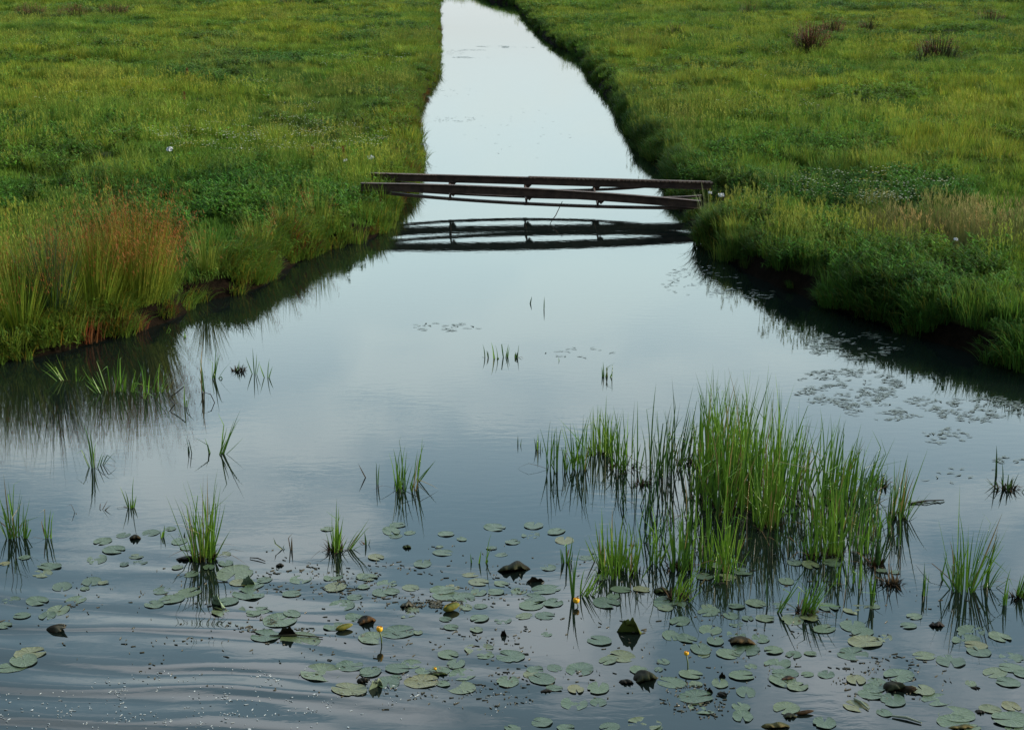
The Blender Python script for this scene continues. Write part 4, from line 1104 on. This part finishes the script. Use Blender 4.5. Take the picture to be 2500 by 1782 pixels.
for (px, py, h, lb) in [(765, 375, .38, 'rust-red dock plant above the left bridge end'), (417, 178, .30, 'red dock plant far out on the left meadow'), (695, 372, .28, 'small brown dock plant left of the rust-red one'), (410, 222, .26, 'small red dock plant below the far red one')]:
    p = G(px, py, .5); p[2] = float(ground_z(p[0], p[1])); m = MB()
    for i in range(120):
        z = h * random.uniform(.4, 1.35); k = random.uniform(.6, 1.2); r = .06 * (1.3 - z / h * .6)
        m.blade((random.gauss(0, r * .5), random.gauss(0, r * .5), z), random.uniform(0, 6.28), random.uniform(.2, 1.2), .07, .022, .3, col=(.17 * k, .05 * k, .02 * k), seg=2)
    m.tube([(0, 0, 0), (0, 0, h * 1.3)], .006, 5, (.10, .05, .02))
    tag(m.build('dock_plant', M_rush, loc=p), lb, 'plant', 'red dock plants in the meadow')

# ------------------------------------------------------------------ lily leaves
def pad_mesh(seed):
    random.seed(seed); n = 40; notch = R(random.uniform(14, 34)); V = [(0, 0, .004)]; C = []
    ph = [random.uniform(0, 6.28) for _ in range(4)]; el = random.uniform(1.0, 1.28)
    rings = (.35, .7, .93, 1.0); amp = random.choice((.15, .3, .7, 1.0, 1.3))
    for q, rr in enumerate(rings):
        for i in range(n + 1):
            a = notch / 2 + (2 * math.pi - notch) * i / n
            e = min(i, n - i) / n
            lob = 1 - .10 * math.exp(-e * 30) + .018 * math.sin(5 * a + ph[0]) + .012 * math.sin(9 * a + ph[1])
            if seed % 5 == 0 and .3 < i / n < .36: lob *= .86
            z = amp * rr ** 2 * (.055 * math.sin(2 * a + ph[2]) + .035 * math.sin(5 * a + ph[3])) + (.020 if q == 3 else .0) - .05 * amp * (1 - rr)
            V.append((rr * lob * el * math.cos(a), rr * lob * math.sin(a), z))
    Fc = [(0, 1 + i, 2 + i) for i in range(n)]
    for q in range(3):
        b0, b1 = 1 + q * (n + 1), 1 + (q + 1) * (n + 1)
        Fc += [(b0 + i, b1 + i, b1 + i + 1, b0 + i + 1) for i in range(n)]
    return mesh_from('lily_leaf', V, Fc, M_pad, smooth=True)


PADS = [pad_mesh(500 + i) for i in range(16)]
random.seed(99)


def Z6(l): return [((x / 2.0767) / K, (1000 + y / 2.0767) / K, w_ / 2.0767 / K) for x, y, w_ in l]
def Z7(l): return [((750 + x / 2.532) / K, (1200 + y / 2.532) / K, w_ / 2.532 / K) for x, y, w_ in l]
def Z8(l): return [((1600 + x / 2.532) / K, (1200 + y / 2.532) / K, w_ / 2.532 / K) for x, y, w_ in l]


pads = Z6([(625,636,80),(765,625,90),(865,605,60),(520,668,110),(577,712,120),(492,758,135),(690,745,70),(910,668,90),(955,700,80),(250,795,110),(215,830,130),(315,897,130),(465,872,110),(430,908,50),(525,878,60),(820,917,95),(955,928,130),(870,962,145),(780,988,110),(190,972,120),(385,965,110),(295,1018,115),(240,1045,110),(110,1045,80),(20,1095,90),(55,965,90),(25,780,60),(125,750,60),(900,800,60),(630,785,50),(710,775,80),(970,835,75),(1190,832,210),(1060,800,70),(1145,780,80),(1125,735,90),(1215,878,100),(1290,893,100),(1258,935,160),(1150,975,110),(1155,1018,165),(1310,1020,120),(1285,1035,80),(1340,865,80),(1480,935,105),(1525,860,120),(1690,850,110),(1700,900,120),(1840,850,70),(1845,900,60),(1735,992,140),(1800,950,90),(1420,1068,180),(1480,1035,90),(1345,1148,145),(1520,1172,200),(1695,1100,120),(1800,1055,100),(155,1235,170),(120,1272,160),(60,1305,150),(1625,1332,210),(1775,1300,145),(1770,1418,180),(1860,1330,80),(1840,1160,60),(1660,605,80)])
pads += Z7([(1160,222,160),(1400,210,130),(1540,248,110),(1380,270,120),(1590,302,130),(1270,312,105),(520,245,150),(560,208,110),(545,275,90),(635,255,80),(860,262,110),(955,295,70),(1140,350,70),(1200,390,90),(840,378,130),(820,342,50),(712,448,125),(425,408,110),(1010,515,90),(1490,470,100),(1060,560,130),(1200,570,110),(370,530,130),(495,568,130),(640,595,110),(460,625,120),(520,620,110),(840,610,150),(900,590,100),(870,645,200),(970,655,160),(1060,625,100),(1165,622,110),(1310,615,110),(1475,605,155),(1400,658,150),(1385,705,160),(1520,690,130),(620,750,170),(980,715,110),(1070,710,90),(855,790,70),(1065,785,120),(1210,798,100),(1340,770,110),(1470,768,120),(890,840,90),(1045,855,100),(1480,882,70),(410,905,205),(565,868,190),(685,872,70),(1805,922,165),(1065,975,185),(1100,1015,110),(1255,1018,190),(390,1115,150),(560,1095,160),(645,1065,120),(720,1110,110),(820,1105,120),(920,1065,150),(870,1010,120),(960,1130,170),(545,1150,100),(500,1180,180),(710,1175,200),(840,1190,90),(950,1210,190),(1410,1100,120),(1390,1135,100),(1240,1175,170),(1450,1160,190),(1530,1090,100),(1685,1098,215),(1530,1215,110),(1660,1222,120),(1800,1215,160),(1650,1308,180),(1800,1302,130),(1450,1425,140),(1940,1020,170),(1860,1045,120),(2080,1435,220),(1870,1455,130),(1600,1460,110),(1270,1465,100),(1850,690,190),(1820,530,100),(1940,605,120),(2070,605,110),(1890,650,100),(2050,1105,120),(1720,410,90)])
pads += Z8([(90,690,200),(60,720,110),(150,803,150),(305,528,120),(435,530,110),(535,495,140),(390,460,100),(860,440,100),(960,455,120),(1080,415,120),(1090,445,110),(810,555,110),(620,692,150),(500,710,110),(330,715,110),(330,745,140),(465,768,110),(570,785,90),(680,785,120),(760,705,90),(850,790,150),(950,775,140),(1045,850,160),(1070,715,130),(1255,730,190),(1350,710,80),(1220,830,190),(1280,870,150),(1300,930,220),(1420,905,110),(1220,1002,200),(855,1008,110),(960,1002,80),(730,982,115),(500,820,110),(340,855,160),(95,890,140),(195,910,140),(370,925,140),(500,885,120),(650,908,130),(560,975,220),(450,1005,160),(280,975,150),(300,1010,90),(755,1065,180),(800,1125,160),(220,1130,150),(535,1138,170),(590,1080,90),(1055,1130,130),(940,1130,80),(790,1170,160),(880,1205,150),(100,1180,190),(250,1190,100),(400,1185,130),(1505,1138,190),(1240,1165,150),(1370,1175,130),(1350,1215,140),(1330,1255,150),(1470,1290,180),(1650,1228,150),(1740,1285,190),(1240,1325,160),(1415,1368,120),(810,1340,180),(250,1270,180),(300,1335,200),(560,1240,150),(530,1330,140),(540,1390,160),(1045,1430,160),(1860,1375,220),(1840,1420,200),(2070,1345,150),(2200,1330,130),(2200,1410,230),(2220,1455,150),(1660,1015,145),(1825,1048,180),(1600,772,110),(1565,830,110),(1950,865,200),(1920,920,200),(1980,950,150),(2000,990,160),(2130,900,140),(2200,1025,160),(2100,1120,180),(2200,1090,160),(2180,1180,160),(2270,1130,120),(1950,1185,90),(50,1050,80),(20,1100,60),(1400,490,80),(1480,500,70),(20,1460,60),(1960,1460,100)])

ORD = ['', 'second ', 'third ', 'fourth ', 'fifth ', 'sixth ', 'seventh ', 'eighth ', 'ninth ', 'tenth ', 'eleventh ', 'twelfth ', 'thirteenth ', 'fourteenth ']
info = []
for i, (px, py, wv) in enumerate(pads):
    best = min(LANDMARKS, key=lambda l: math.hypot(px - l[0], (py - l[1]) * 2.2))
    dx, dy = px - best[0], (py - best[1]) * 2.2
    dr = ('right of' if dx > 0 else 'left of') if abs(dx) > abs(dy) * .9 else ('in front of' if dy > 0 else 'behind')
    info.append([i, best[2], dr, math.hypot(dx, dy)])
rank = {}
for it in sorted(info, key=lambda t: t[3]):
    k = (it[1], it[2]); it.append(rank.get(k, 0)); rank[k] = rank.get(k, 0) + 1
for it, (px, py, wv) in zip(sorted(info, key=lambda t: t[0]), pads):
    size = wv * metres(px, py); p = G(px, py)
    word = 'small' if size < .17 else ('large' if size > .30 else 'round')
    lab = '%s green lily leaf, %snearest %s %s' % (word, ORD[min(it[4], 13)], it[2], it[1])
    o = link('lily_pad', PADS[it[0] % 16], loc=(p[0], p[1], .0015 + .0018 * (it[0] % 5)), rot=(R(random.gauss(0, .9)), R(random.gauss(0, .9)), random.uniform(0, 6.28)))
    sc_ = size * random.uniform(.43, .52); o.scale = (sc_, sc_ * random.uniform(.82, 1), sc_ * .6)
    tag(o, lab, 'lily pad', 'lily pads floating in the foreground')

# ------------------------------------------------------------------ floating bits (nobody could count them)
def bits(name, label, cat, mat, areas, smin, smax, asp=(1, 1.6), z=.004, lift=.004, clumpy=True):
    m = MB()
    for (px, py, rx, ry, n) in areas:
        for _ in range(n):
            for _try in range(6):
                a = random.uniform(0, 6.28); r = math.sqrt(random.random()); qx, qy = px + rx * r * math.cos(a), py + ry * r * math.sin(a)
                if not clumpy or fbm(np.array([qx * .03]), np.array([qy * .07]), 9, 2)[0] > .52: break
            p = G(qx, qy, z); sz_ = random.uniform(smin, smax) * random.choice((.6, 1, 1)); ar = random.uniform(*asp); yaw = random.uniform(0, 3.14)
            k = random.randint(5, 7); V = []
            for i in range(k):
                t = 2 * math.pi * i / k; rr = random.uniform(.6, 1.1)
                lx, ly = sz_ * ar * rr * math.cos(t), sz_ / ar * rr * math.sin(t)
                V.append((p[0] + lx * math.cos(yaw) - ly * math.sin(yaw), p[1] + lx * math.sin(yaw) + ly * math.cos(yaw), z + random.uniform(0, lift)))
            m.add(V + [(v[0], v[1], -.01) for v in V], [tuple(range(k))] + [(i, k + i, k + (i + 1) % k, (i + 1) % k) for i in range(k)])
    return tag(m.build(name, mat), label, cat, kind='stuff')


bits('floating_debris', 'dark rotting plant bits floating among the lily leaves', 'debris', M_debris,
     [(1100, 1380, 1100, 180, 420), (550, 1330, 420, 60, 120), (950, 1300, 250, 60, 170), (960, 1350, 60, 16, 90), (700, 1290, 120, 40, 120), (1560, 1560, 90, 40, 120), (1980, 1510, 140, 50, 120), (600, 1390, 110, 20, 80), (1000, 1530, 250, 60, 160), (1500, 1450, 500, 90, 140), (700, 1430, 500, 40, 90), (1005, 1345, 50, 12, 120)], .004, .013, (1.2, 3.6), lift=.006)
bits('foam_flecks', 'small white foam flecks drifting on the water at lower left', 'foam', M_foam,
     [(300, 1575, 420, 45, 210), (620, 1525, 420, 45, 200), (900, 1560, 300, 40, 60), (350, 1610, 450, 30, 110)], .003, .009, (1, 2.6), z=.003, clumpy=True)


def weed(name, label, areas):
    m = MB()
    for (px, py, rx, ry, n) in areas:
        for _ in range(n):
            a = random.uniform(0, 6.28); r = math.sqrt(random.random())
            for _t in range(5):
                a = random.uniform(0, 6.28); r = math.sqrt(random.random())
                if fbm(np.array([(px + rx * r * math.cos(a)) * .04]), np.array([(py + ry * r * math.sin(a)) * .12]), 19, 2)[0] > .5: break
            p = G(px + rx * r * math.cos(a), py + ry * r * math.sin(a)); L = random.uniform(.05, .13); w_ = random.uniform(.009, .017)
            yaw = random.gauss(0, .55) + (math.pi if random.random() < .5 else 0); V = []
            for i in range(7):
                t = i / 6; ww = w_ * math.sin(math.pi * (.08 + .84 * t)); x_ = (t - .5) * L; cy = .15 * L * math.sin(math.pi * t)
                for s_ in (-1, 1):
                    ly = cy + s_ * ww
                    V.append((p[0] + x_ * math.cos(yaw) - ly * math.sin(yaw), p[1] + x_ * math.sin(yaw) + ly * math.cos(yaw), .004 + .006 * t + random.uniform(0, .002)))
            m.add(V, [(2 * i, 2 * i + 1, 2 * i + 3, 2 * i + 2) for i in range(6)])
    return tag(m.build(name, M_weed), label, 'pondweed', kind='stuff')


weed('floating_pondweed', 'patches of narrow dark pondweed leaves floating near the right bank',
     [(1880, 862, 130, 42, 420), (1990, 905, 120, 30, 150), (2180, 910, 110, 30, 190), (2100, 970, 60, 18, 45), (2230, 1022, 50, 8, 18), (1900, 770, 110, 30, 260), (1560, 625, 90, 35, 90), (1660, 655, 90, 14, 60), (990, 728, 80, 10, 40), (1290, 785, 80, 12, 18), (1000, 265, 60, 8, 60), (1020, 205, 60, 12, 25), (1100, 104, 40, 1.5, 160), (1040, 112, 40, 1.5, 120), (1050, 128, 45, 2.0, 160), (1140, 106, 50, 1.5, 130), (1010, 118, 25, 6, 80), (1150, 300, 120, 60, 30), (2060, 1118, 40, 4, 30), (1700, 560, 60, 6, 18), (2150, 1060, 100, 20, 10)])
